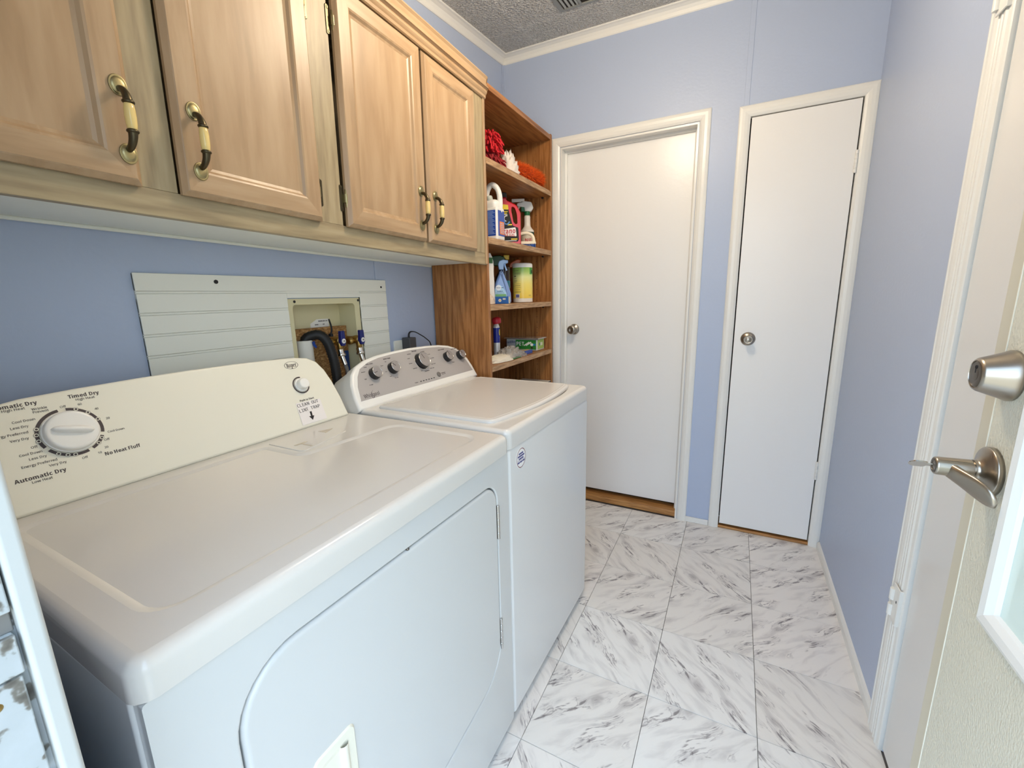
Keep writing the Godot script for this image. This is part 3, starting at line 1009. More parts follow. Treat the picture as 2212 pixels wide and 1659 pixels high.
	var field := rounded([[-2.236, -0.714, 0.045], [-1.523, -0.714, 0.045], [-1.523, -0.423, 0.05], [-1.802, -0.395, 0.02], [-1.805, -0.262, 0.02], [-2.236, -0.262, 0.03]], 6)
	var fin: Array = grow.call(field, -0.012)
	var fc := Vector2(-2.0, -0.48)
	b.holed(top_out, field, fc, 0.0)
	var f0 := []; var f1 := []
	for p in field: f0.append(V(p.x, p.y, 0.0))
	for p in fin: f1.append(V(p.x, p.y, -0.0035))
	var f2 := []
	for i in f0.size(): f2.append(f0[i].lerp(f1[i], 0.5) + V(0, 0, 0.0006))
	b.grid([f0, f2, f1], true)
	b.x = T * Transform3D(Basis(), V(0, 0, -0.0035))
	b.prism(fin, -0.002, 0.0)
	# rolled rim
	b.x = T
	var rim := []
	for k in 6:
		var a := PI / 2 * k / 5
		var d := 0.016 * sin(a); var dz := -0.016 * (1 - cos(a))
		rim.append(grow.call(top_out, d).map(func(p): return V(p.x, p.y, dz)))
	rim.append(grow.call(top_out, 0.016).map(func(p): return V(p.x, p.y, -0.047)))
	rim.append(grow.call(top_out, 0.013).map(func(p): return V(p.x, p.y, -0.0478)))
	rim.append(grow.call(top_out, 0.002).map(func(p): return V(p.x, p.y, -0.0478)))
	rim.reverse()
	b.grid(rim, true)
	part(t, "top_panel", b, M.dryer_top)
	# lint trap cover behind the pressed field
	b = mb()
	b.x = T
	b.prism(rounded([[-1.795, -0.388, 0.012], [-1.632, -0.352, 0.012], [-1.628, -0.262, 0.005], [-1.795, -0.256, 0.005]], 3), -0.001, 0.0018, 0.0012, 2)
	var lid := part(t, "lint_cover", b, M.dryer_top)
	b = mb()
	b.x = T
	b.prism([Vector2(-1.672, -0.286), Vector2(-1.635, -0.300), Vector2(-1.672, -0.318)], 0.0015, 0.0022)
	b.prism([Vector2(-1.762, -0.335), Vector2(-1.757, -0.335), Vector2(-1.757, -0.372), Vector2(-1.762, -0.372)], 0.0015, 0.0022)
	b.prism([Vector2(-1.776, -0.328), Vector2(-1.743, -0.328), Vector2(-1.743, -0.336), Vector2(-1.776, -0.336)], 0.0015, 0.0022)
	part(lid, "arrow_mark", b, mat(rgb(192, 182, 164), 0.4))
	# control panel
	var C := console_frame(V(0.2270, 0.9192, 0), V(0.139, 1.1147, 0))
	var half := [[0.3755, 0.0], [0.3725, 0.06], [0.365, 0.115], [0.3545, 0.155], [0.338, 0.184], [0.312, 0.200], [0.275, 0.2065], [0.2, 0.2105], [0.1, 0.2135], [0.0, 0.2145]]
	var poly := []
	for p in half: poly.append(Vector2(-1.8865 + p[0], p[1]))
	for i in range(half.size() - 2, -1, -1): poly.append(Vector2(-1.8865 - half[i][0], half[i][1]))
	b = mb(C)
	b.prism(poly, -0.10, 0.0, 0.006, 3)
	var con := part(t, "control_panel", b, M.cream, "cream control panel")
	b = mb(C)
	var put := func(m: MB, s: String, zz: float, tt: float, em: float, bold := false, sq := 1.0, fam := "Droid Sans", al := HORIZONTAL_ALIGNMENT_CENTER) -> void:
		m.letters(s, em, C * Transform3D(Basis(), V(-zz, tt, 0.0001)), bold, fam, sq, 0.0004, al)
	b.x = Transform3D()
	put.call(b, "Timed Dry", 2.0775, 0.1945, 0.0098, true, 0.95)
	put.call(b, "High Heat", 2.0775, 0.1868, 0.0064)
	put.call(b, "Automatic Dry", 2.1745, 0.194, 0.0098, true, 0.95)
	put.call(b, "High Heat", 2.1735, 0.187, 0.0064)
	put.call(b, "Wrinkle", 2.142, 0.182, 0.0060); put.call(b, "Prevent", 2.142, 0.1762, 0.0060)
	put.call(b, "Off", 2.112, 0.1775, 0.0058); put.call(b, "60", 2.0882, 0.1768, 0.0056); put.call(b, "40", 2.0675, 0.1622, 0.0056); put.call(b, "20", 2.0568, 0.1390, 0.0056)
	put.call(b, "Cool Down", 2.0517, 0.1115, 0.0056); put.call(b, "Off", 2.0708, 0.0972, 0.0058); put.call(b, "20", 2.0757, 0.0826, 0.0056); put.call(b, "10", 2.0878, 0.0753, 0.0056)
	put.call(b, "No Heat Fluff", 2.054, 0.0698, 0.0096, true, 0.92)
	put.call(b, "Cool Down", 2.1664, 0.164, 0.0060); put.call(b, "Less Dry", 2.1745, 0.1537, 0.0060); put.call(b, "Energy Preferred", 2.1890, 0.1428, 0.0060); put.call(b, "Very Dry", 2.180, 0.1318, 0.0060)
	put.call(b, "Off", 2.1669, 0.1136, 0.0058); put.call(b, "Cool Down", 2.1735, 0.1035, 0.0060); put.call(b, "Less Dry", 2.1675, 0.0937, 0.0060); put.call(b, "Energy Preferred", 2.1682, 0.0826, 0.0060); put.call(b, "Very Dry", 2.1469, 0.0743, 0.0060)
	put.call(b, "Off", 2.1103, 0.073, 0.0058)
	put.call(b, "Automatic Dry", 2.1723, 0.0608, 0.0098, true, 0.95); put.call(b, "Low Heat", 2.173, 0.0528, 0.0062)
	put.call(b, "Push to Start", 1.6275, 0.0778, 0.0078, true, 0.95)
	put.call(b, "Roper", 1.6325, 0.1846, 0.0165, true, 0.62, "Droid Serif")
	# dial ring with its gaps, and the oval of the maker's mark
	var kc := Vector2(-2.1145, 0.1272)
	var arc := func(m: MB, c: Vector2, a0: float, a1: float, r0: float, r1: float, ex := 1.0) -> void:
		var nseg := int(maxf(4, absf(a1 - a0) / 0.12))
		for i in nseg:
			var q0 := a0 + (a1 - a0) * i / nseg; var q1 := a0 + (a1 - a0) * (i + 1) / nseg
			var P := []
			for w in [[q0, r0], [q0, r1], [q1, r1], [q1, r0]]: P.append(V(c.x + w[1] * cos(w[0]) * ex, c.y + w[1] * sin(w[0]), 0.0005))
			m.x = C
			m.quad(P[0], P[1], P[2], P[3])
	var D := PI / 180.0
	for q in [[-17, 84], [98, 206], [215, 288], [297, 334]]: arc.call(b, kc, q[0] * D, q[1] * D, 0.0418, 0.0470)
	arc.call(b, Vector2(-1.6325, 0.1846), 0.0, TAU, 0.0105, 0.0113, 1.9)
	arc.call(b, Vector2(-1.6275, 0.1222), 75 * D, 340 * D, 0.0215, 0.0252)
	b.x = Transform3D()
	part(con, "printing", b, M.print, "dark printed lettering and dial marks")
	b = mb()
	var dots := mb()
	for a in [66, 43, 18, -33, -47, 158, 172, 187, 233, 249, 262]:
		var m := kc + Vector2.from_angle(a * D) * 0.0449
		arc.call(b, m, 0.0, TAU, 0.0, 0.0033)
		arc.call(dots, m, 0.0, TAU, 0.0, 0.0019)
		arc.call(dots, m, 0.0, TAU, 0.0033, 0.0037)
	for m in [b, dots]:
		var lift: float = 0.0003 if m == b else 0.0005
		for i in m.v.size(): m.v[i] += C.basis.z * lift
	part(con, "setting_mark", b, M.cream).set_meta("kind", "stuff")
	part(con, "setting_dot", dots, M.print).set_meta("kind", "stuff")
	# dial
	b = mb(C * Transform3D(Basis(V(1, 0, 0), V(0, 0, -1), V(0, 1, 0)).inverse() if false else Basis(V(1, 0, 0), V(0, 0, 1), V(0, -1, 0)), V(kc.x, kc.y, 0.0)))
	b.lathe([Vector2(0, 0), Vector2(0.0395, 0), Vector2(0.0405, 0.004), Vector2(0.0405, 0.004), Vector2(0.0385, 0.005), Vector2(0.0385, 0.005), Vector2(0.0375, 0.0125), Vector2(0.0355, 0.0148), Vector2(0.032, 0.0155), Vector2(0, 0.0162)], 48)
	var dial := part(con, "dial", b, M.white_plastic)
	b = mb(C)
	var grip := []
	for i in 17:
		var s := -1.0 + 2.0 * i / 16.0
		var e := sqrt(maxf(0.0, 1.0 - pow(absf(s), 3.2)))
		var row := []
		for k in 9:
			var a := PI * k / 8.0
			row.append(V(kc.x, kc.y, 0) + V(0.0300 * s, 0.0072 * e * cos(a), 0.0155 + 0.0105 * e * sin(a)).rotated(V(0, 0, 1), -0.28))
		row.reverse()
		grip.append(row)
	grip.reverse()
	b.grid(grip)
	part(dial, "dial_grip", b, M.white_plastic)
	# start button
	b = mb(C * Transform3D(Basis(V(1, 0, 0), V(0, 0, 1), V(0, -1, 0)), V(-1.6275, 0.1222, 0.0)))
	b.lathe([Vector2(0, 0), Vector2(0.0205, 0), Vector2(0.02, 0.0035), Vector2(0.0182, 0.0046), Vector2(0.0165, 0.004), Vector2(0.0165, 0.004), Vector2(0.0158, 0.004), Vector2(0.0152, 0.018), Vector2(0.0138, 0.0198), Vector2(0.0118, 0.0204), Vector2(0, 0.0208)], 32)
	part(con, "start_button", b, M.white_plastic)
	# feet
	for q in [[0.12, 1.52], [0.12, 2.24], [0.72, 1.52], [0.72, 2.24]]:
		b = mb(Transform3D(Basis(), V(q[0], 0, q[1])))
		b.lathe([Vector2(0, 0.0006), Vector2(0.02, 0.0006), Vector2(0.018, 0.012), Vector2(0.008, 0.014), Vector2(0.008, 0.027), Vector2(0, 0.027)], 12)
		part(t, "foot", b, M.rubber)
	# paper note taped on the panel
	var nb := mb(C)
	nb.prism([Vector2(-1.671, 0.0085), Vector2(-1.590, 0.0085), Vector2(-1.5875, 0.0710), Vector2(-1.6655, 0.0735)], 0.0006, 0.0012)
	var note := thing("paper_note", "small white paper note with handwritten capitals and an arrow, taped to the cream panel", "note", C * V(-1.63, 0.04, 0.001))
	part(note, "sheet", nb, mat(rgb(236, 230, 226), 0.6))
	nb = mb()
	var hand := C * Transform3D(Basis(V(0, 0, 1), -0.02), Vector3.ZERO)
	nb.letters("CLEAN OUT", 0.0128, C * Transform3D(Basis(V(0, 0, 1), 0.015), V(-1.6305, 0.0655, 0.0012)), false, "Droid Sans Mono", 1.02)
	nb.letters("LINT TRAP", 0.0128, C * Transform3D(Basis(V(0, 0, 1), 0.02), V(-1.6315, 0.0500, 0.0012)), false, "Droid Sans Mono", 1.0)
	nb.x = C
	nb.prism([Vector2(-1.6355, 0.041), Vector2(-1.6365, 0.028), Vector2(-1.6425, 0.0285), Vector2(-1.6355, 0.016), Vector2(-1.6265, 0.0275), Vector2(-1.6315, 0.028), Vector2(-1.6295, 0.041)], 0.0012, 0.0017)
	nb.x = Transform3D()
	part(note, "handwriting", nb, M.ink)

func build_washer() -> void:
	var t := thing("washer", "white top-loading washing machine with a grey five-knob console, between dryer and bookcase", "washing machine", V(0.7665, 0, 1.4745))
	var za := 0.830; var zb := 1.4745; var xf := 0.7665
	var b := mb()
	b.rbox(V(0.08, 0.022, za), V(xf, 0.868, zb), 0.012, 3)
	part(t, "cabinet", b, M.appliance)
	# deck: local x = -z, y = -x, z up
	var T := Transform3D(Basis(V(0, 0, -1), V(-1, 0, 0), V(0, 1, 0)), V(0, 0.921, 0))
	b = mb(T)
	var inset := func(poly: Array, d: float) -> Array:
		var out := []
		var N := poly.size()
		for i in N:
			var e0: Vector2 = (poly[i] - poly[(i + N - 1) % N]).normalized(); var e1: Vector2 = (poly[(i + 1) % N] - poly[i]).normalized()
			out.append(poly[i] - (Vector2(e0.y, -e0.x) + Vector2(e1.y, -e1.x)).normalized() * d)
		return out
	var out0 := rounded([[-zb + 0.014, -xf - 0.001 + 0.014, 0.008], [-za - 0.014, -xf - 0.001 + 0.014, 0.008], [-za - 0.014, -0.094, 0.004], [-zb + 0.014, -0.094, 0.004]], 4)
	# finger scoop under the lid's front edge
	var scoop := []
	for i in 32:
		var a := TAU * i / 32
		scoop.append(Vector2(-1.105 + 0.205 * cos(a), -0.706 + 0.030 * sin(a)))
	b.holed(out0, scoop, Vector2(-1.105, -0.706), 0.0)
	var sr := []
	for k in 5:
		var q := 1.0 - 0.18 * k
		sr.append(scoop.map(func(p): return V(-1.105 + (p.x + 1.105) * q, -0.706 + (p.y + 0.706) * q, -0.020 * sin(PI / 2 * k / 4.0))))
	b.grid(sr, true)
	for i in 32: b.ftri(sr[4][i], sr[4][(i + 1) % 32], V(-1.105, -0.706, -0.02))
	var rim := []
	for k in 6:
		var a := PI / 2 * k / 5
		rim.append(inset.call(out0, -0.014 * sin(a)).map(func(p): return V(p.x, p.y, -0.014 * (1 - cos(a)))))
	rim.append(inset.call(out0, -0.014).map(func(p): return V(p.x, p.y, -0.0535)))
	rim.append(inset.call(out0, -0.010).map(func(p): return V(p.x, p.y, -0.0545)))
	rim.append(inset.call(out0, 0.02).map(func(p): return V(p.x, p.y, -0.0545)))
	rim.reverse()
	b.grid(rim, true)
	part(t, "deck", b, M.appliance_top)
	b = mb(T)
	var lid := []
	var lz0 := -1.437; var lz1 := -0.872
	var front := []
	for i in 13:
		var s := i / 12.0
		front.append([lerpf(lz0, lz1, s), -0.694 - 0.030 * sin(PI * s) - 0.014 * s, 0.0 if i > 0 and i < 12 else 0.03])
	front.append([lz1, -0.292, 0.012]); front.append([lz0, -0.262, 0.012])
	lid = rounded(front, 4)
	b.prism(lid, -0.003, 0.010, 0.009, 4)
	var lp := part(t, "lid", b, M.appliance_top)
	b = mb(T)
	# low ridge round the lid
	var lo: Array = inset.call(lid, 0.013)
	var li: Array = inset.call(lid, 0.021)
	var lm: Array = inset.call(lid, 0.017)
	b.grid([lo.map(func(p): return V(p.x, p.y, 0.0098)), lm.map(func(p): return V(p.x, p.y, 0.0115)), li.map(func(p): return V(p.x, p.y, 0.0098))], true)
	part(lp, "rim", b, M.appliance_top)
	# console
	var C := console_frame(V(0.233, 0.922, 0.0113), V(0.148, 1.075, 0.0113))
	var half := [[0.3445, -0.004], [0.341, 0.045], [0.331, 0.088], [0.313, 0.122], [0.284, 0.147], [0.24, 0.164], [0.18, 0.1745], [0.10, 0.180], [0.0, 0.1825]]
	var mid := -1.1285
	var poly := []
	for p in half: poly.append(Vector2(mid + p[0], p[1]))
	for i in range(half.size() - 2, -1, -1): poly.append(Vector2(mid - half[i][0], half[i][1]))
	b = mb(C)
	b.prism(poly, -0.045, 0.0, 0.010, 4)
	var con := part(t, "console", b, M.white_plastic)
	b = mb(C)
	var back: Array = inset.call(poly, 0.004)
	b.prism(back, -0.125, -0.046, 0.002, 1)
	part(con, "console_back", b, M.white_plastic)
	var gp := []
	for p in half: gp.append(Vector2(mid + p[0] - 0.020 * (0.4 + 0.6 * p[0] / 0.3445) if p[1] < 0.14 else mid + p[0] * 0.955, maxf(0.027, p[1] - 0.012)))
	var gl := gp.duplicate()
	for i in range(gp.size() - 2, -1, -1): gl.append(Vector2(2 * mid - gp[i].x, gp[i].y))
	b = mb(C)
	b.prism(gl, -0.002, 0.0006)
	var pl := part(con, "face_plate", b, M.console_grey, "grey face plate")
	# knobs
	var tilt := Basis(V(1, 0, 0), V(0, 0, 1), V(0, -1, 0))
	for k in [[1.352, 0.108, 0.0215, 100.0], [1.2605, 0.113, 0.0215, 40.0], [1.099, 0.1165, 0.0315, 17.0], [0.9395, 0.1105, 0.021, 16.0], [0.8495, 0.106, 0.0205, 32.0]]:
		var r: float = k[2]
		b = mb(C * Transform3D(tilt, V(-k[0], k[1], 0.0006)))
		b.lathe([Vector2(0, 0), Vector2(r * 1.02, 0), Vector2(r * 1.0, 0.004), Vector2(r * 0.98, 0.019), Vector2(r * 0.95, 0.0205), Vector2(r * 0.95, 0.0205), Vector2(0, 0.0205)], 36)
		var kb := part(con, "knob", b, M.knob_black)
		b = mb(C * Transform3D(tilt, V(-k[0], k[1], 0.0211)))
		b.lathe([Vector2(r * 0.84, 0.0), Vector2(r * 0.96, 0.0), Vector2(r * 0.965, 0.0012), Vector2(r * 0.93, 0.0022), Vector2(r * 0.88, 0.002), Vector2(r * 0.84, 0.001)], 36)
		part(kb, "knob_ring", b, M.silver)
		b = mb(C * Transform3D(tilt, V(-k[0], k[1], 0.0211)))
		b.lathe([Vector2(0, 0), Vector2(r * 0.86, 0), Vector2(r * 0.86, 0.0012), Vector2(r * 0.84, 0.0016), Vector2(0, 0.0016)], 36)
		part(kb, "knob_face", b, M.knob_face)
		b = mb(C * Transform3D(Basis(V(0, 0, 1), deg_to_rad(k[3])), V(-k[0], k[1], 0.0227)))
		b.rbox(V(-0.0009, r * 0.1, -0.0006), V(0.0009, r * 0.8, 0.0006))
		part(kb, "pointer", b, M.print)
	b = mb(C * Transform3D(tilt, V(-1.099, 0.1165, 0.0004)))
	b.lathe([Vector2(0.0325, 0), Vector2(0.036, 0), Vector2(0.036, 0.0008), Vector2(0.0355, 0.0016), Vector2(0.0335, 0.0016), Vector2(0.0325, 0.0008)], 40)
	part(con, "selector_ring", b, M.silver)
	b = mb(C * Transform3D(tilt, V(-1.0375, 0.0475, 0.0006)))
	b.lathe([Vector2(0, 0), Vector2(0.0105, 0), Vector2(0.0105, 0.002), Vector2(0.0095, 0.003), Vector2(0, 0.0034)], 24)
	part(con, "start_button", b, mat(rgb(120, 116, 114), 0.35, 0.4))
	for i in 6:
		b = mb(C)
		b.rbox(V(-1.1525 + 0.0158 * i - 0.0038, 0.0372, 0.0004), V(-1.1525 + 0.0158 * i + 0.0038, 0.0404, 0.0012), 0.0005)
		part(con, "indicator_light", b, M.ink)
	# printing
	b = mb()
	var put := func(s: String, zz: float, tt: float, em: float, bold := false, sq := 1.0) -> void:
		b.letters(s, em, C * Transform3D(Basis(), V(-zz, tt, 0.0006)), bold, "Droid Sans", sq, 0.0004)
	put.call("SOIL LEVEL", 1.352, 0.146, 0.0062, true); put.call("WASH TEMP", 1.265, 0.1535, 0.0062, true); put.call("Normal", 1.113, 0.1635, 0.0072, true)
	put.call("RINSE OPTIONS", 0.952, 0.1485, 0.0056, true); put.call("WATER LEVEL", 0.868, 0.142, 0.0056, true)
	for q in [["Heavy", 1.375, 0.1375], ["Medium", 1.392, 0.122], ["Light", 1.396, 0.0965], ["Ex Light", 1.384, 0.073], ["Hot", 1.278, 0.143], ["Warm", 1.302, 0.131], ["Cool", 1.2955, 0.1065], ["Cold", 1.285, 0.086], ["Tap Cold", 1.262, 0.0765],
		["Cold Wash", 1.147, 0.155], ["Casual", 1.160, 0.138], ["Delicates", 1.161, 0.117], ["Quick Wash", 1.150, 0.0945], ["Soak", 1.122, 0.079], ["Clean Washer", 1.092, 0.0735], ["Drain & Spin", 1.058, 0.080], ["Rinse & Spin", 1.0385, 0.096], ["Colors/Bulky", 1.032, 0.121], ["Heavy Duty", 1.043, 0.139], ["Super Wash", 1.068, 0.155],
		["Once", 0.915, 0.138], ["2 Rinses", 0.912, 0.083], ["Auto", 0.842, 0.135], ["Progress", 1.178, 0.039]]: put.call(q[0], q[1], q[2], 0.0046)
	put.call("Start/Pause", 1.0065, 0.0500, 0.0046, true); put.call("hold to cancel", 1.0065, 0.0445, 0.0036)
	put.call("Whirlpool", 1.4005, 0.0395, 0.0185, false, 0.84)
	b.x = C * Transform3D(Basis(V(0, 0, 1), 1.0), V(-1.3925, 0.041, 0.0008))
	for i in 20:
		var a0 := 0.4 + 4.9 * i / 20.0; var a1 := 0.4 + 4.9 * (i + 1) / 20.0
		var w0 := 0.0009 * sin(PI * i / 20.0) + 0.0001; var w1 := 0.0009 * sin(PI * (i + 1) / 20.0) + 0.0001
		var e := func(a: float, d: float) -> Vector3: return V((0.0155 + d) * cos(a), (0.0068 + d) * sin(a), 0)
		b.quad(e.call(a0, -w0), e.call(a0, w0), e.call(a1, w1), e.call(a1, -w1))
	b.x = Transform3D()
	part(con, "printing", b, M.print, "dark printed lettering")
	for q in [[0.12, 0.87], [0.12, 1.43], [0.72, 0.87], [0.72, 1.43]]:
		b = mb(Transform3D(Basis(), V(q[0], 0, q[1])))
		b.lathe([Vector2(0, 0.0006), Vector2(0.02, 0.0006), Vector2(0.018, 0.012), Vector2(0.008, 0.014), Vector2(0.008, 0.024), Vector2(0, 0.024)], 12)
		part(t, "foot", b, M.rubber)
	# round service sticker on the front
	var S := Transform3D(basis3(V(0, 0, -1), V(0, 1, 0)), V(xf + 0.0002, 0.8245, 1.4045))
	b = mb(S)
	b.prism(ellipse(0, 0, 0.0295, 0.0305, 40), -0.0004, 0.0003)
	var st := part(t, "sticker", b, mat(rgb(238, 236, 234), 0.35), "round sticker with blue print")
	b = mb(S)
	for i in 40:
		var a := TAU * i / 40; var c := TAU * (i + 1) / 40
		b.quad(V(0.0255 * cos(a), 0.0262 * sin(a), 0.0005), V(0.0275 * cos(a), 0.0283 * sin(a), 0.0005), V(0.0275 * cos(c), 0.0283 * sin(c), 0.0005), V(0.0255 * cos(c), 0.0262 * sin(c), 0.0005))
	part(st, "ring", b, mat(rgb(122, 60, 66), 0.5))
	b = mb()
	b.x = S
	for q in [[-0.014, 0.0112, 0.012, 0.0158], [-0.020, 0.0040, 0.019, 0.0086], [-0.014, -0.0034, 0.013, 0.0010], [-0.0215, -0.0132, -0.0095, -0.0086], [-0.0070, -0.0132, 0.0050, -0.0086], [0.0075, -0.0132, 0.0205, -0.0086]]: b.rbox(V(q[0], q[1], 0.0003), V(q[2], q[3], 0.0006))
	b.x = S
	b.rbox(V(-0.022, -0.0058, 0.0003), V(0.022, -0.0052, 0.0006))
	part(st, "printing", b, mat(rgb(74, 74, 132), 0.5))
	t.rotation.y = -0.02

# ---------------------------------------------------------------- wall cabinet
func pull_handle(door: Node3D, zc: float, yc: float, xf: float) -> void:
	var b := mb()
	for s in [-1.0, 1.0]:
		b.x = Transform3D(Basis(V(0, 0, -1), V(1, 0, 0), V(0, -1, 0)) * Basis().scaled(V(0.78, 1, 1.0)), V(xf, yc + s * 0.0535, zc))
		b.v.clear(); b.n.clear(); b.uv.clear()
		b.lathe([Vector2(0, 0), Vector2(0.0165, 0), Vector2(0.0165, 0.0015), Vector2(0.0158, 0.003), Vector2(0.0135, 0.0022), Vector2(0.0125, 0.0022), Vector2(0.0118, 0.004), Vector2(0.008, 0.0052), Vector2(0, 0.0055)], 24)
		part(door, "handle_plate", b, M.brass)
	for s in [-1.0, 1.0]:
		b = mb()
		var p := bez([V(xf + 0.003, yc + s * 0.0475, zc), V(xf + 0.013, yc + s * 0.0445, zc), V(xf + 0.022, yc + s * 0.036, zc), V(xf + 0.026, yc + s * 0.0265, zc), V(xf + 0.0265, yc + s * 0.021, zc)], 12)
		var rr := []
		for i in 13: rr.append(0.0048 + 0.0022 * pow(i / 12.0, 1.2))
		b.x = Transform3D()
		b.tube(p, rr, 12)
		b.x = Transform3D(Basis(), V(xf + 0.0265, yc + s * 0.0225, zc))
		b.lathe([Vector2(0, -0.003), Vector2(0.0068, -0.003), Vector2(0.0088, -0.001), Vector2(0.0088, 0.001), Vector2(0.0068, 0.003), Vector2(0, 0.003)], 16)
		part(door, "handle", b, M.brass_dark)
	b = mb(Transform3D(Basis(), V(xf + 0.0265, yc, zc)))
	b.lathe([Vector2(0, -0.021), Vector2(0.0066, -0.021), Vector2(0.0078, -0.012), Vector2(0.0083, 0), Vector2(0.0078, 0.012), Vector2(0.0066, 0.021), Vector2(0, 0.021)], 18)
	part(door, "handle_grip", b, M.ceramic, "yellowed ceramic grip")

func cabinet_hinge(door: Node3D, z: float, y: float, s: float, xs: float) -> void:
	# decorative leaf on the stile, barrel beside the door; s = which way the leaf points
	var b := mb(Transform3D(basis3(V(0, 0, -1), V(0, 1, 0)), V(xs, y, z)))
	var q := [[0.0, -0.020, 0.0], [0.010, -0.0225, 0.002], [0.0145, -0.036, 0.003], [0.010, -0.0305, 0.001]]
	var leaf := rounded([[-0.006, -0.036, 0.004], [0.006, -0.031, 0.003], [0.007, 0.031, 0.003], [-0.006, 0.036, 0.004]], 3)
	b.prism(leaf, -0.0005, 0.0018, 0.001, 1)
	b.prism(ellipse(0, -0.027, 0.003, 0.004, 10), 0.0015, 0.003, 0.0008, 1)
	b.prism(ellipse(0, 0.027, 0.003, 0.004, 10), 0.0015, 0.003, 0.0008, 1)
	part(door, "hinge", b, M.brass_dark)
	b = mb(Transform3D(Basis(), V(xs + 0.007, y, z + s * 0.0105)))
	b.rbox(V(-0.0065, -0.011, minf(0, -s * 0.006)), V(0.002, 0.011, maxf(0, -s * 0.006)), 0.001)
	b.lathe([Vector2(0, -0.024), Vector2(0.004, -0.023), Vector2(0.0045, -0.012), Vector2(0.0045, -0.012), Vector2(0.0055, -0.011), Vector2(0.0055, 0.011), Vector2(0.0045, 0.012), Vector2(0.0045, 0.012), Vector2(0.004, 0.023), Vector2(0, 0.024)], 12)
	part(door, "hinge_barrel", b, M.brass)

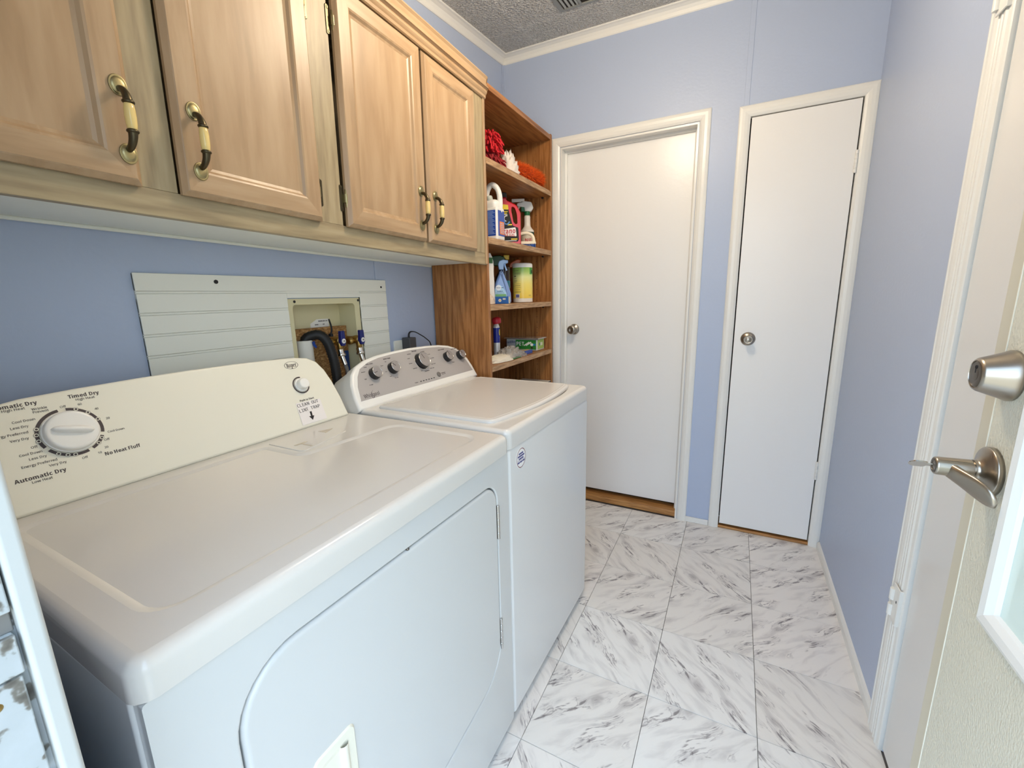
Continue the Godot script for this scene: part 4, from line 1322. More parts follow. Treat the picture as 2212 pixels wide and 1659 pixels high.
func build_cabinet() -> void:
	var zr := 0.768; var zl := 2.318
	var t := thing("wall_cabinet", "long wall cabinet of pale oak with four panelled doors, above the dryer and washer", "cabinet", V(0.0, 1.402, 0.768))
	var X := 0.305; var y0 := 1.402; var y1 := 2.105
	var b := mb()
	b.rbox(V(0.002, y0 + 0.012, zr), V(X - 0.019, y1 - 0.03, zr + 0.014)); b.rbox(V(0.002, y0 + 0.012, zl - 0.014), V(X - 0.019, y1 - 0.03, zl))
	b.rbox(V(0.002, y1 - 0.045, zr), V(X - 0.019, y1 - 0.03, zl)); b.rbox(V(0.002, y0 + 0.012, zr), V(0.008, y1 - 0.03, zl))
	part(t, "body", b, M.grey_y)
	b = mb()
	b.rbox(V(0.002, y0 + 0.012, zr + 0.004), V(X - 0.019, y0 + 0.022, zl - 0.004))
	b.rbox(V(0.003, y0 + 0.004, zr + 0.004), V(0.012, y0 + 0.0125, zl - 0.004), 0.003, 2)
	part(t, "underside", b, M.underside, "white painted underside")
	# face frame
	b = mb()
	for z in [[zr, 0.862], [1.535, 1.605], [1.93, 1.99], [2.27, zl]]:
		b = mb()
		b.rbox(V(X - 0.019, y0 + 0.048, z[0]), V(X, y1 - 0.058, z[1]), 0.001)
		part(t, "stile", b, M.grey_y)
	b = mb()
	b.rbox(V(X - 0.019, y0, zr), V(X, y0 + 0.048, zl), 0.0015)
	part(t, "bottom_rail", b, M.grey_z)
	b = mb()
	b.rbox(V(X - 0.019, y1 - 0.058, zr), V(X, y1, zl), 0.0015)
	part(t, "top_rail", b, M.grey_z)
	b = mb()
	b.rbox(V(X, y0 + 0.003, zr + 0.0005), V(X + 0.004, y1 - 0.05, zr + 0.016), 0.0015)
	part(t, "scribe_strip", b, M.tan_y)
	# crown
	b = mb()
	var pr := [Vector2(0, 0), Vector2(0.006, 0.0), Vector2(0.010, 0.003), Vector2(0.010, 0.012), Vector2(0.0135, 0.016), Vector2(0.0165, 0.021), Vector2(0.0165, 0.027), Vector2(0.014, 0.031), Vector2(0.020, 0.0345), Vector2(0.024, 0.035), Vector2(0.024, 0.040), Vector2(0.020, 0.0415), Vector2(0.016, 0.047), Vector2(0.0135, 0.057), Vector2(0.0155, 0.068), Vector2(0.021, 0.0745), Vector2(0.020, 0.079), Vector2(0.0, 0.079)]
	b.sweep([V(X, 2.047, zl), V(X, 2.047, zr)], pr, Vector3.UP)
	part(t, "crown", b, M.tan_z)
	# doors: mitred frame with a bevelled outer edge, coved inside, flat panel behind
	var XD := 0.325
	for d in [[1.991, 2.300, 1.4475, 2.033, 2.0085, -1, 0], [1.6095, 1.9275, 1.4475, 2.033, 1.8945, 1, 0], [1.1895, 1.527, 1.4475, 2.038, 1.2205, -1, 0], [0.869, 1.1765, 1.4475, 2.036, 1.1445, 1, 1]]:
		var za: float = d[0]; var zb: float = d[1]; var ya: float = d[2]; var yb: float = d[3]
		b = mb()
		var prof := [Vector2(0, -0.018), Vector2(0, -0.010), Vector2(-0.004, -0.0055), Vector2(-0.0075, -0.0015), Vector2(-0.0095, 0), Vector2(-0.045, 0), Vector2(-0.049, -0.0015), Vector2(-0.054, -0.0065), Vector2(-0.060, -0.0085), Vector2(-0.060, -0.018)]
		# path seen from the room: bottom edge from near to far, then up
		b.sweep([V(XD, ya, zb), V(XD, ya, za), V(XD, yb, za), V(XD, yb, zb)], prof, V(1, 0, 0), true)
		var dd := part(t, "door", b, M.tan_y)
		# rails carry sideways grain: overlay the two rails as their own strips
		b = mb()
		for yy in [[ya, 1.0], [yb, -1.0]]:
			var s: float = yy[1]; var y: float = yy[0]
			var e := 0.0002
			var A := V(XD + e, y + s * 0.0095, zb - 0.0095); var B := V(XD + e, y + s * 0.0095, za + 0.0095)
			var Cc := V(XD + e, y + s * 0.045, za + 0.045); var Dd := V(XD + e, y + s * 0.045, zb - 0.045)
			if s > 0: b.quad(A, B, Cc, Dd)
			else: b.quad(Dd, Cc, B, A)
			part(dd, "rail", b, M.tan_z)
			b = mb()
		b = mb()
		b.rbox(V(XD - 0.018, ya + 0.055, za + 0.055), V(XD - 0.0085, yb - 0.055, zb - 0.055))
		part(dd, "panel", b, M.panel)
		pull_handle(dd, d[4], 1.5485, XD)
		var hz: float = za if d[5] > 0 else zb
		var hs: float = d[5]
		for y in [1.52, 1.944]:
			if d[0] > 1.98: cabinet_hinge(dd, zb + 0.0065, y, -1.0, X + 0.0005)
			elif d[6] == 1: cabinet_hinge(dd, za - 0.007, y + 0.004, 1.0, X + 0.0005)
			else: cabinet_hinge(dd, hz - hs * 0.0075, y, hs, X + 0.0005)
	t.rotation.x = -0.021

# ---------------------------------------------------------------- bookcase
func build_bookcase() -> void:
	var t := thing("bookcase", "tall open oak bookcase with five shelves in the corner beside the inner door", "bookcase", V(0.15, 0, 0.39))
	var zr := 0.0165; var zl := 0.7655; var X := 0.3022; var H := 2.132
	var b := mb()
	b.rbox(V(0.006, 0.0006, zl - 0.019), V(X, H, zl), 0.002)
	part(t, "side_panel", b, M.oak_y)
	b = mb()
	b.rbox(V(0.006, 0.0006, zr), V(X, H, zr + 0.019), 0.002)
	var rp := part(t, "side_panel", b, M.oak_y)
	b = mb()
	b.rbox(V(0.006, 0.06, zr + 0.019), V(0.012, H - 0.01, zl - 0.019))
	part(t, "back_panel", b, M.oak_y)
	b = mb()
	b.rbox(V(0.006, H - 0.030, zr + 0.018), V(X - 0.001, H - 0.006, zl - 0.018), 0.002)
	part(t, "top_board", b, M.oak_z)
	b = mb()
	for y in [2.1125, 1.8375, 1.5195, 1.2325, 0.953, 0.712, 0.09]:
		pass
	for q in [[1.8125, 1.8385], [1.4935, 1.5195], [1.2065, 1.2325], [0.9285, 0.9545], [0.6875, 0.7135], [0.064, 0.09]]:
		b = mb()
		b.rbox(V(0.0125, q[0], zr + 0.0195), V(X - 0.004, q[1], zl - 0.0195))
		var sh := part(t, "shelf", b, M.oak_z)
		b = mb()
		b.rbox(V(X - 0.004, q[0] - 0.0002, zr + 0.0195), V(X + 0.001, q[1] + 0.0002, zl - 0.0195), 0.002)
		part(sh, "front_edge", b, M.edge_z)
		if q[0] > 0.8:
			b = mb()
			b.x = along(V(X - 0.05, q[0] - 0.004, zr + 0.019), V(0, 0, 1))
			b.lathe([Vector2(0, 0), Vector2(0.006, 0), Vector2(0.0055, 0.008), Vector2(0.003, 0.009), Vector2(0, 0.009)], 10)
			part(t, "shelf_peg", b, M.ink)
	# rows of peg holes in the right side
	b = mb()
	for k in 40:
		var y := 0.76 + k * 0.032
		for x in [0.21, 0.06]:
			b.x = Transform3D(Basis(), V(x, y, zr + 0.019))
			b.prism(ellipse(0, 0, 0.0022, 0.0022, 7), -0.001, 0.00025)
	b.x = Transform3D()
	var ph := part(rp, "peg_hole", b, M.ink)
	ph.set_meta("kind", "stuff")

# ---------------------------------------------------------------- laundry box on the wall
func build_hookups() -> void:
	var L := Transform3D(basis3(V(0, 0, -1), V(0, 1, 0)), V(0, 0, 0))
	var t := thing("grooved_panel", "white grooved board panel on the wall behind the machines, cut out round the valve box", "wall panel", V(0.005, 1.15, 1.49))
	var za := 1.0765; var zb := 1.906
	var ha := 1.2165; var hb := 1.5165; var ht := 1.277
	var ys := [1.3415, 1.2955, 1.2435, 1.1915, 1.1395, 1.0875, 1.0355, 0.985]
	for i in ys.size() - 1:
		var y1: float = ys[i] - (0.0 if i == 0 else 0.0035); var y0: float = ys[i + 1] + 0.0035
		var spans := [[za, zb]] if y0 > ht else [[za, ha], [hb, zb]]
		if y0 < ht and y1 > ht:
			var b0 := mb()
			b0.rbox(V(0.0002, ht, ha), V(0.0085, y1, hb), 0.001)
			part(t, "plank", b0, M.board)
		for s in spans:
			var b := mb()
			b.rbox(V(0.0002, y0, s[0]), V(0.0085, y1, s[1]), 0.0012, 1)
			part(t, "plank", b, M.board)
			if i > 0:
				b = mb()
				b.rbox(V(0.0002, ys[i] - 0.0026, s[0]), V(0.0078, ys[i] + 0.0026, s[1]), 0.0012, 1)
				part(t, "bead", b, M.board)
	for s in ([[za, zb, 1.28, 1.34], [za, ha, 0.985, 1.28], [hb, zb, 0.985, 1.28]]):
		var b := mb()
		b.rbox(V(0.0002, s[2], s[0]), V(0.0055, s[3], s[1]))
		part(t, "backing", b, M.board)
	for q in [[1.7226, 1.3235, 0.006], [1.1035, 1.3145, 0.0045]]:
		var b := mb(L * Transform3D(Basis(), V(-q[0], q[1], 0.0086)))
		b.prism(ellipse(0, 0, q[2], q[2] * 0.95, 8), -0.002, 0.0006)
		part(t, "screw_hole", b, M.ink)
	# recessed box
	var bx := thing("valve_box", "yellowed recessed plastic box for the washer taps, set in the grooved wall panel", "utility box", V(-0.03, 1.11, 1.366))
	var b := mb(L)
	var hole := rounded([[-1.499, 0.965, 0.008], [-1.2425, 0.965, 0.008], [-1.2425, 1.2555, 0.012], [-1.499, 1.2555, 0.012]], 4)
	var outer := [Vector2(-1.515, 0.957), Vector2(-1.218, 0.957), Vector2(-1.218, 1.2745), Vector2(-1.515, 1.2745)]
	b.holed(outer, hole, Vector2(-1.37, 1.11), 0.003)
	var o1 := outer.map(func(p): return V(p.x, p.y, -0.001)); var o2 := outer.map(func(p): return V(p.x, p.y, 0.003))
	b.skirt(o1, o2, false)
	part(bx, "flange", b, M.box_cream)
	b = mb(L)
	var cx := Vector2(-1.37, 1.11)
	var h1 := hole.map(func(p): return V(p.x, p.y, 0.003)); var h2 := hole.map(func(p): return V(p.x, p.y, -0.002))
	var h3 := hole.map(func(p): return V(cx.x + (p.x - cx.x) * 0.975, cx.y + (p.y - cx.y) * 0.985, -0.078))
	b.grid([h1, h2], true); b.grid([h2, h3], true)
	b.prism(h3.map(func(p): return Vector2(p.x, p.y)), -0.081, -0.078)
	var tray := part(bx, "tray", b, M.box_cream)
	for q in [[-1.4895, 1.2655], [-1.2235, 1.2655]]:
		b = mb(L * Transform3D(Basis(), V(q[0], q[1], 0.003)))
		b.prism(ellipse(0, 0, 0.0045, 0.0045, 10), -0.001, 0.0008)
		part(bx, "screw", b, M.ink)
	b = mb()
	b.rbox(V(-0.075, 0.968, 1.2465), V(-0.046, 1.1725, 1.492), 0.001)
	part(bx, "chipboard", b, M.osb, "rough chipboard backing")
	# paper label at the back
	b = mb(L)
	b.prism([Vector2(-1.378, 1.150), Vector2(-1.300, 1.150), Vector2(-1.300, 1.201), Vector2(-1.350, 1.201), Vector2(-1.378, 1.186)], -0.078, -0.0772)
	var lb := part(bx, "label", b, M.white_plastic, "torn white paper label")
	b = mb()
	b.letters("WASHING MACH. BOX", 0.0062, L * Transform3D(Basis(), V(-1.324, 1.194, -0.0771)), true, "Droid Sans", 0.62)
	b.letters("IAPMO - - - - - - ABS", 0.006, L * Transform3D(Basis(), V(-1.339, 1.182, -0.0771)), true, "Droid Sans", 0.8)
	b.letters("- - - UPC - - -", 0.005, L * Transform3D(Basis(), V(-1.339, 1.171, -0.0771)), true)
	part(lb, "printing", b, M.print)
	# standpipe
	var pipe := mb(Transform3D(Basis(), V(-0.034, 0, 1.4445)))
	pipe.lathe([Vector2(0.0245, 0.80), Vector2(0.0275, 0.80), Vector2(0.0275, 1.134), Vector2(0.0275, 1.134), Vector2(0.0245, 1.135), Vector2(0.0245, 1.135), Vector2(0.0245, 1.0)], 28)
	var sp := single("standpipe", pipe, M.pvc, "white plastic drain standpipe standing in the yellowed valve box", "pipe", V(-0.034, 0.80, 1.4445))
	b = mb(L)
	b.prism([Vector2(-1.4335, 1.128), Vector2(-1.424, 1.132), Vector2(-1.422, 1.120), Vector2(-1.416, 1.112), Vector2(-1.421, 1.106), Vector2(-1.431, 1.116)], -0.008, -0.0060)
	part(sp, "glue_stain", b, mat(rgb(30, 66, 150), 0.4), "blue glue stain")
	# drain hose: from the standpipe over and down behind the washer
	var pth := bez([V(-0.034, 1.10, 1.444), V(-0.031, 1.135, 1.441), V(-0.018, 1.149, 1.426), V(0.0, 1.150, 1.406), V(0.014, 1.126, 1.390), V(0.021, 1.08, 1.380), V(0.023, 1.02, 1.373), V(0.023, 0.90, 1.37), V(0.022, 0.72, 1.365)], 110)
	var rr := []
	for i in pth.size(): rr.append(0.0158 + (0.0012 if i % 2 == 0 else -0.0002))
	b = mb()
	b.tube(pth, rr, 16)
	single("drain_hose", b, M.rubber, "black ribbed drain hose hooked into the white standpipe", "hose", V(0.022, 0.72, 1.365))
	# cable tie on the hose
	b = mb()
	b.tube(bez([V(0.010, 1.150, 1.368), V(0.014, 1.17, 1.365), V(0.006, 1.203, 1.366)], 8), [0.0034, 0.0034, 0.0033, 0.0033, 0.0032, 0.0032, 0.003, 0.003, 0.003], 6)
	b.rbox(V(0.004, 1.142, 1.363), V(0.018, 1.153, 1.374), 0.002)
	var tie := single("cable_tie", b, M.black, "black cable tie with its tail standing up from the drain hose", "cable tie", V(0.010, 1.142, 1.368))
	# taps and braided hoses
	for k in 2:
		var z: float = [1.336, 1.2465][k]; var x := 0.013
		var y: float = [1.124, 1.1205][k]
		var v := thing("tap", ["brass tap with a dark blue lever, nearer the black drain hose", "brass tap with a dark blue lever, at the far edge of the valve box"][k], "tap", V(x, y, z), "brass taps in the valve box")
		b = mb()
		b.x = along(V(x - 0.075, y, z + 0.0), V(1, 0, 0))
		b.lathe([Vector2(0, 0), Vector2(0.012, 0), Vector2(0.012, 0.05), Vector2(0.0145, 0.052), Vector2(0.0165, 0.066), Vector2(0.0150, 0.080), Vector2(0.009, 0.082), Vector2(0, 0.082)], 16)
		b.x = along(V(x - 0.018, y - 0.004, z + 0.030), V(0, 0, -1))
		b.lathe([Vector2(0, 0), Vector2(0.0125, 0), Vector2(0.0125, 0.012), Vector2(0.0105, 0.014), Vector2(0.0105, 0.03), Vector2(0, 0.03)], 16)
		b.x = Transform3D(Basis(), V(x + 0.002, 0, z + 0.002))
		b.lathe([Vector2(0, y - 0.032), Vector2(0.0105, y - 0.032), Vector2(0.0105, y - 0.02), Vector2(0.012, y - 0.01), Vector2(0.010, y + 0.004), Vector2(0, y + 0.004)], 16)
		part(v, "body", b, M.valve_brass)
		b = mb(Transform3D(Basis(V(0, 0, 1), -0.05), V(x + 0.016, y, z)))
		b.prism(rounded([[-0.0, -0.0, 0]], 1) if false else rrect(0, 0, 0.01, 0.01, 0.002, 2), 0, 0.0001)
		b.x = Transform3D(basis3(V(0, 0, -1), V(0, 1, 0)), V(x + 0.008, y, z))
		b.prism(rounded([[-0.007, -0.018, 0.005], [0.007, -0.018, 0.005], [0.0115, -0.004, 0.008], [0.0095, 0.012, 0.005], [0.0085, 0.036, 0.002], [-0.0085, 0.036, 0.002], [-0.0095, 0.012, 0.005], [-0.0115, -0.004, 0.008]], 3), 0.0, 0.014, 0.003, 2)
		var lev := part(v, "lever", b, M.blue, "dark blue lever")
		b = mb(along(V(x + 0.022, y, z), V(1, 0, 0)))
		b.lathe([Vector2(0, 0), Vector2(0.0085, 0), Vector2(0.0085, 0.001), Vector2(0.0085, 0.001), Vector2(0, 0.001)], 18)
		part(lev, "disc", b, M.white_plastic)
		b = mb(along(V(x + 0.023, y, z), V(1, 0, 0)))
		b.lathe([Vector2(0, 0), Vector2(0.0038, 0), Vector2(0.0034, 0.0018), Vector2(0, 0.0022)], 12)
		part(lev, "screw", b, M.silver)
		var ho := thing("supply_hose", ["braided steel supply hose on the tap nearer the drain hose", "braided steel supply hose on the far tap"][k], "hose", V(x + 0.004, y - 0.07, z), "braided supply hoses")
		b = mb(Transform3D(Basis(V(0, 0, 1), 0.2), V(x + 0.004, y - 0.040, z + 0.003)))
		b.lathe([Vector2(0, -0.016), Vector2(0.0135, -0.016), Vector2(0.0155, -0.013), Vector2(0.0155, -0.007), Vector2(0.0128, -0.005), Vector2(0.0128, 0.008), Vector2(0.011, 0.010), Vector2(0, 0.010)], 8)
		part(ho, "nut", b, M.chrome)
		b = mb()
		var hp := bez([V(x + 0.006, y - 0.052, z + 0.002), V(x + 0.011, y - 0.074, z - 0.001), V(x + 0.022, y - 0.12, z - 0.006), V(x + 0.036, y - 0.22, z - 0.010), V(x + 0.038, y - 0.40, z - 0.010)], 20)
		b.tube(hp, 0.0068, 12)
		part(ho, "braid", b, M.braid)
		b = mb()
		b.tube([hp[0], hp[1], hp[2]], 0.0086, 12)
		part(ho, "ferrule", b, M.chrome)
	# flexible blue tail between the taps
	b = mb()
	b.rbox(V(-0.050, 0.985, 1.252), V(-0.040, 1.078, 1.272), 0.002)
	single("pipe_insulation", b, M.blue_dark, "blue strip of pipe hanging between the two brass taps", "pipe", V(-0.054, 0.985, 1.2545))
	# socket, adapter, cord
	var so := thing("wall_socket", "white wall socket plate low on the blue wall beside the bookcase", "socket", V(0.003, 1.05, 1.012))
	b = mb(L)
	b.prism(rrect(-1.013, 1.036, 0.074, 0.116, 0.006, 3), 0.0002, 0.006, 0.003, 2)
	part(so, "cover_plate", b, M.board)
	var ad := thing("power_adapter", "dark grey power adapter plugged into the wall socket", "adapter", V(0.03, 1.05, 0.982))
	b = mb()
	b.rbox(V(0.0065, 1.030, 0.960), V(0.050, 1.104, 1.004), 0.004, 2)
	part(ad, "case", b, mat(rgb(74, 74, 76), 0.5))
	b = mb()
	b.tube(bez([V(0.03, 1.10, 0.984), V(0.0305, 1.118, 0.983), V(0.032, 1.127, 0.974), V(0.034, 1.127, 0.962)], 10), [0.0048, 0.0046, 0.0044, 0.0042, 0.004, 0.0038, 0.0036, 0.0034, 0.003, 0.0026, 0.0024], 10)
	b.tube(bez([V(0.032, 1.127, 0.974), V(0.035, 1.126, 0.952), V(0.042, 1.112, 0.925), V(0.048, 1.09, 0.89), V(0.050, 1.06, 0.862), V(0.048, 0.98, 0.85), V(0.045, 0.80, 0.84)], 30), 0.0022, 8)
	part(ad, "cord", b, M.rubber)
	# ceiling vent
	var vo := V(0.52, ceil_y(0.52, 0.33), 0.33)
	var vt := thing("ceiling_vent", "grey metal louvred vent in the textured ceiling", "vent", vo)
	var cn := V(0.01115, 1, 0.08684).normalized()
	var vr := V(1, -0.01115, 0).normalized()
	var VT := Transform3D(Basis(vr, vr.cross(-cn).normalized() * -1.0, -cn), V(0, 0, 0))
	var px := func(x: float, z: float, dn: float) -> Vector3: return V(x, ceil_y(x, z), z) - cn * dn
	b = mb()
	var fo := [[0.446, 0.256], [0.446, 0.43], [0.80, 0.43], [0.80, 0.256]]
	var fi := [[0.466, 0.274], [0.466, 0.412], [0.78, 0.412], [0.78, 0.274]]
	for i in 4:
		var j := (i + 1) % 4
		var A: Vector3 = px.call(fo[i][0], fo[i][1], 0.0); var B: Vector3 = px.call(fo[j][0], fo[j][1], 0.0)
		var A1: Vector3 = px.call(fo[i][0], fo[i][1], 0.004); var B1: Vector3 = px.call(fo[j][0], fo[j][1], 0.004)
		var A2: Vector3 = px.call(fi[i][0], fi[i][1], 0.006); var B2: Vector3 = px.call(fi[j][0], fi[j][1], 0.006)
		var A3: Vector3 = px.call(fi[i][0], fi[i][1], -0.002); var B3: Vector3 = px.call(fi[j][0], fi[j][1], -0.002)
		b.quad(B, A, A1, B1); b.quad(B1, A1, A2, B2); b.quad(B2, A2, A3, B3)
	part(vt, "frame", b, mat(rgb(150, 152, 148), 0.45, 0.3))
	b = mb()
	b.quad(px.call(0.466, 0.274, 0.0005), px.call(0.78, 0.274, 0.0005), px.call(0.78, 0.412, 0.0005), px.call(0.466, 0.412, 0.0005))
	part(vt, "duct", b, mat(rgb(40, 34, 30), 0.8))
	for i in 16:
		var x := 0.474 + i * 0.0195
		if i == 4:
			b = mb()
			b.quad(px.call(x - 0.008, 0.274, 0.006), px.call(x + 0.004, 0.274, 0.006), px.call(x + 0.004, 0.412, 0.006), px.call(x - 0.008, 0.412, 0.006))
			part(vt, "divider", b, mat(rgb(150, 152, 148), 0.45, 0.3))
			continue
		if i > 4 and i < 9: continue
		b = mb()
		var p0: Vector3 = px.call(x, 0.276, 0.0062); var p1: Vector3 = px.call(x, 0.41, 0.0062)
		var q0: Vector3 = px.call(x + 0.009, 0.276, -0.001); var q1: Vector3 = px.call(x + 0.009, 0.41, -0.001)
		b.quad(p1, p0, q0, q1)
		b.quad(q1 + cn * 0.001, q0 + cn * 0.001, p0 + cn * 0.001, p1 + cn * 0.001)
		part(vt, "louvre", b, mat(rgb(158, 160, 156), 0.45, 0.3))

# ---------------------------------------------------------------- things on the shelves
func yawed(at: Vector3, yaw: float) -> Transform3D:
	return Transform3D(Basis(Vector3.UP, deg_to_rad(yaw)), at)

func trigger_head(t: Transform3D, b: MB, s: float, dir: float) -> void:
	# pistol head of a spray bottle on a neck whose top is the local origin; nozzle towards dir * x
	b.x = t
	var poly := rounded([[-0.016 * dir, 0.0, 0.002], [0.012 * dir, 0.0, 0.002], [0.014 * dir, 0.018, 0.003], [0.046 * dir, 0.024, 0.002], [0.046 * dir, 0.036, 0.002], [0.012 * dir, 0.045, 0.008], [-0.018 * dir, 0.040, 0.009], [-0.026 * dir, 0.016, 0.006]] if dir > 0 else [[-0.016 * dir, 0.0, 0.002], [-0.026 * dir, 0.016, 0.006], [-0.018 * dir, 0.040, 0.009], [0.012 * dir, 0.045, 0.008], [0.046 * dir, 0.036, 0.002], [0.046 * dir, 0.024, 0.002], [0.014 * dir, 0.018, 0.003], [0.012 * dir, 0.0, 0.002]], 4)
	b.prism(poly.map(func(p): return p * s), -0.010 * s, 0.010 * s, 0.004 * s, 2)

func trigger_lever(t: Transform3D, b: MB, s: float, dir: float) -> void:
	b.x = t
	b.tube(bez([V(0.018 * dir, 0.022, 0) * s, V(0.026 * dir, 0.006, 0) * s, V(0.036 * dir, -0.016, 0) * s, V(0.045 * dir, -0.028, 0) * s], 8), 0.0042 * s, 8)

func chenille(t: Transform3D, b: MB, rad: Vector3, count: int, sd: int, len: float, r: float, low := -0.5) -> void:
	var rng := RandomNumberGenerator.new()
	rng.seed = sd
	b.x = t
	for i in count:
		var y := lerpf(1.0, low, (i + 0.5) / count)
		var a := i * 2.39996 + rng.randf() * 0.3
		var q := sqrt(maxf(0.0, 1.0 - y * y))
		var nrm := V(q * cos(a), y, q * sin(a))
		var p := nrm * rad
		var out := (nrm / rad).normalized()
		var droop := (V(0, -1, 0) + out * (0.35 + 0.5 * rng.randf()) + V(rng.randf() - 0.5, 0, rng.randf() - 0.5) * 0.7).normalized()
		var L := len * (0.8 + 0.5 * rng.randf())
		var fl := -rad.y * 0.95 + r
		b.tube([p * 0.85, p + out * L * 0.35, p + out * L * 0.5 + droop * L * 0.5, p + out * L * 0.45 + droop * L].map(func(q): return V(q.x, maxf(q.y, fl), q.z)), [r * 0.8, r, r, r * 0.55], 6)

func build_shelf_one() -> void:
	var y := 1.8395
	# red noodle mitt lying on a darker one
	var at := V(0.185, y, 0.55)
	var t := thing("dusting_mitt", "dark red noodle dusting mitt lying flat under the brighter red one", "dusting mitt", V(0.20, y, 0.535))
	var b := mb()
	chenille(yawed(V(0.20, y + 0.032, 0.545), 28), b, V(0.056, 0.030, 0.056), 130, 5, 0.022, 0.0042, -0.55)
	part(t, "noodle_pile", b, mat(rgb(146, 26, 34), 0.85)).set_meta("kind", "stuff")
	b = mb(yawed(V(0.20, y + 0.032, 0.545), 28) * Transform3D(Basis().scaled(V(1, 0.5, 1)), Vector3.ZERO))
	b.lathe([Vector2(0, -0.055), Vector2(0.045, -0.045), Vector2(0.056, 0), Vector2(0.045, 0.045), Vector2(0, 0.055)], 16)
	part(t, "mitt", b, mat(rgb(112, 22, 30), 0.9))
	t = thing("dusting_mitt", "bright red noodle dusting mitt bunched up on the top shelf, behind the cabinet edge", "dusting mitt", V(0.175, y + 0.095, 0.51))
	b = mb()
	chenille(yawed(V(0.180, y + 0.128, 0.515), 28), b, V(0.050, 0.052, 0.050), 150, 9, 0.026, 0.0046, -0.75)
	part(t, "noodle_pile", b, mat(rgb(206, 32, 44), 0.8)).set_meta("kind", "stuff")
	b = mb(yawed(V(0.175, y + 0.122, 0.51), 28))
	b.lathe([Vector2(0, -0.05), Vector2(0.04, -0.035), Vector2(0.05, 0), Vector2(0.042, 0.035), Vector2(0, 0.052)], 16)
	part(t, "mitt", b, mat(rgb(150, 24, 34), 0.9))
	b = mb(yawed(V(0.17, y + 0.178, 0.51), 28))
	b.tube(bez([V(-0.03, -0.006, 0), V(-0.012, 0.006, 0.004), V(0.01, 0.004, 0), V(0.024, -0.008, -0.004)], 10), 0.006, 8)
	part(t, "cuff", b, M.black, "black cuff")
	# crumpled white cloth
	var nz := FastNoiseLite.new(); nz.seed = 3; nz.frequency = 3.2; nz.fractal_octaves = 3; nz.noise_type = FastNoiseLite.TYPE_SIMPLEX_SMOOTH
	b = mb(yawed(V(0.225, y, 0.388), 28))
	var rows := []
	for i in 25:
		var row := []
		var ph := PI / 2 * (i / 24.0) * 1.25 - PI / 2 * 0.25
		for k in 36:
			var a := TAU * k / 36
			var d := V(cos(ph) * cos(a), maxf(sin(ph), 0.0), -cos(ph) * sin(a))
			var s := 1.0 + 0.42 * nz.get_noise_3d(d.x, d.y, d.z) + 0.2 * absf(nz.get_noise_3d(d.x * 2.7, d.y * 2.7, d.z * 2.7 + 9.0))
			row.append(V(d.x * 0.046 * s, 0.001 + d.y * 0.106 * s * (1.0 - 0.25 * d.x), d.z * 0.05 * s))
		rows.append(row)
	b.grid(rows, true)
	single("cleaning_cloth", b, mat(rgb(228, 220, 212), 0.85), "crumpled white cleaning cloth between the red mitts and the orange duster", "cloth", V(0.225, y, 0.388))
	# orange duster
	t = thing("fluffy_duster", "fluffy orange duster head lying along the front of the top shelf", "duster", V(0.235, y, 0.20))
	var p0 := V(0.205, y + 0.066, 0.315); var p1 := V(0.262, y + 0.048, 0.072)
	b = mb()
	var core := []; var cr := []
	for i in 13:
		var s := i / 12.0
		core.append(p0.lerp(p1, s)); cr.append(0.034 * sqrt(maxf(0.05, sin(PI * (0.12 + 0.8 * s)))))
	b.tube(core, cr, 12)
	part(t, "core", b, mat(rgb(176, 66, 14), 0.9))
	b = mb()
	var rng := RandomNumberGenerator.new(); rng.seed = 12
	for i in 3200:
		var s := rng.randf()
		var a := rng.randf() * TAU
		var c := p0.lerp(p1, s)
		var ax := (p1 - p0).normalized()
		var sd := ax.cross(Vector3.UP).normalized(); var up := sd.cross(ax)
		var o := (sd * cos(a) + up * sin(a) + ax * (rng.randf() - 0.5) * 0.9 + V(rng.randf() - 0.5, rng.randf() - 0.5, rng.randf() - 0.5) * 0.7).normalized()
		var r0 := 0.030 * sqrt(maxf(0.05, sin(PI * (0.12 + 0.8 * s))))
		var q0 := c + (sd * cos(a) + up * sin(a)) * r0
		var q1 := q0 + o * (0.014 + 0.018 * rng.randf())
		if q0.y < y + 0.002 or q1.y < y + 0.002 or q1.x > 0.304 or q1.z < 0.04: continue
		var w := o.cross(V(rng.randf() - 0.5, rng.randf() - 0.5, rng.randf() - 0.5)).normalized() * 0.0012
		var w2 := o.cross(w).normalized() * 0.0012
		b.ftri(q0 - w, q0 + w, q1); b.ftri(q0 + w, q0 + w2, q1); b.ftri(q0 + w2, q0 - w, q1)
	part(t, "fibre", b, mat(rgb(232, 98, 22), 0.85)).set_meta("kind", "stuff")

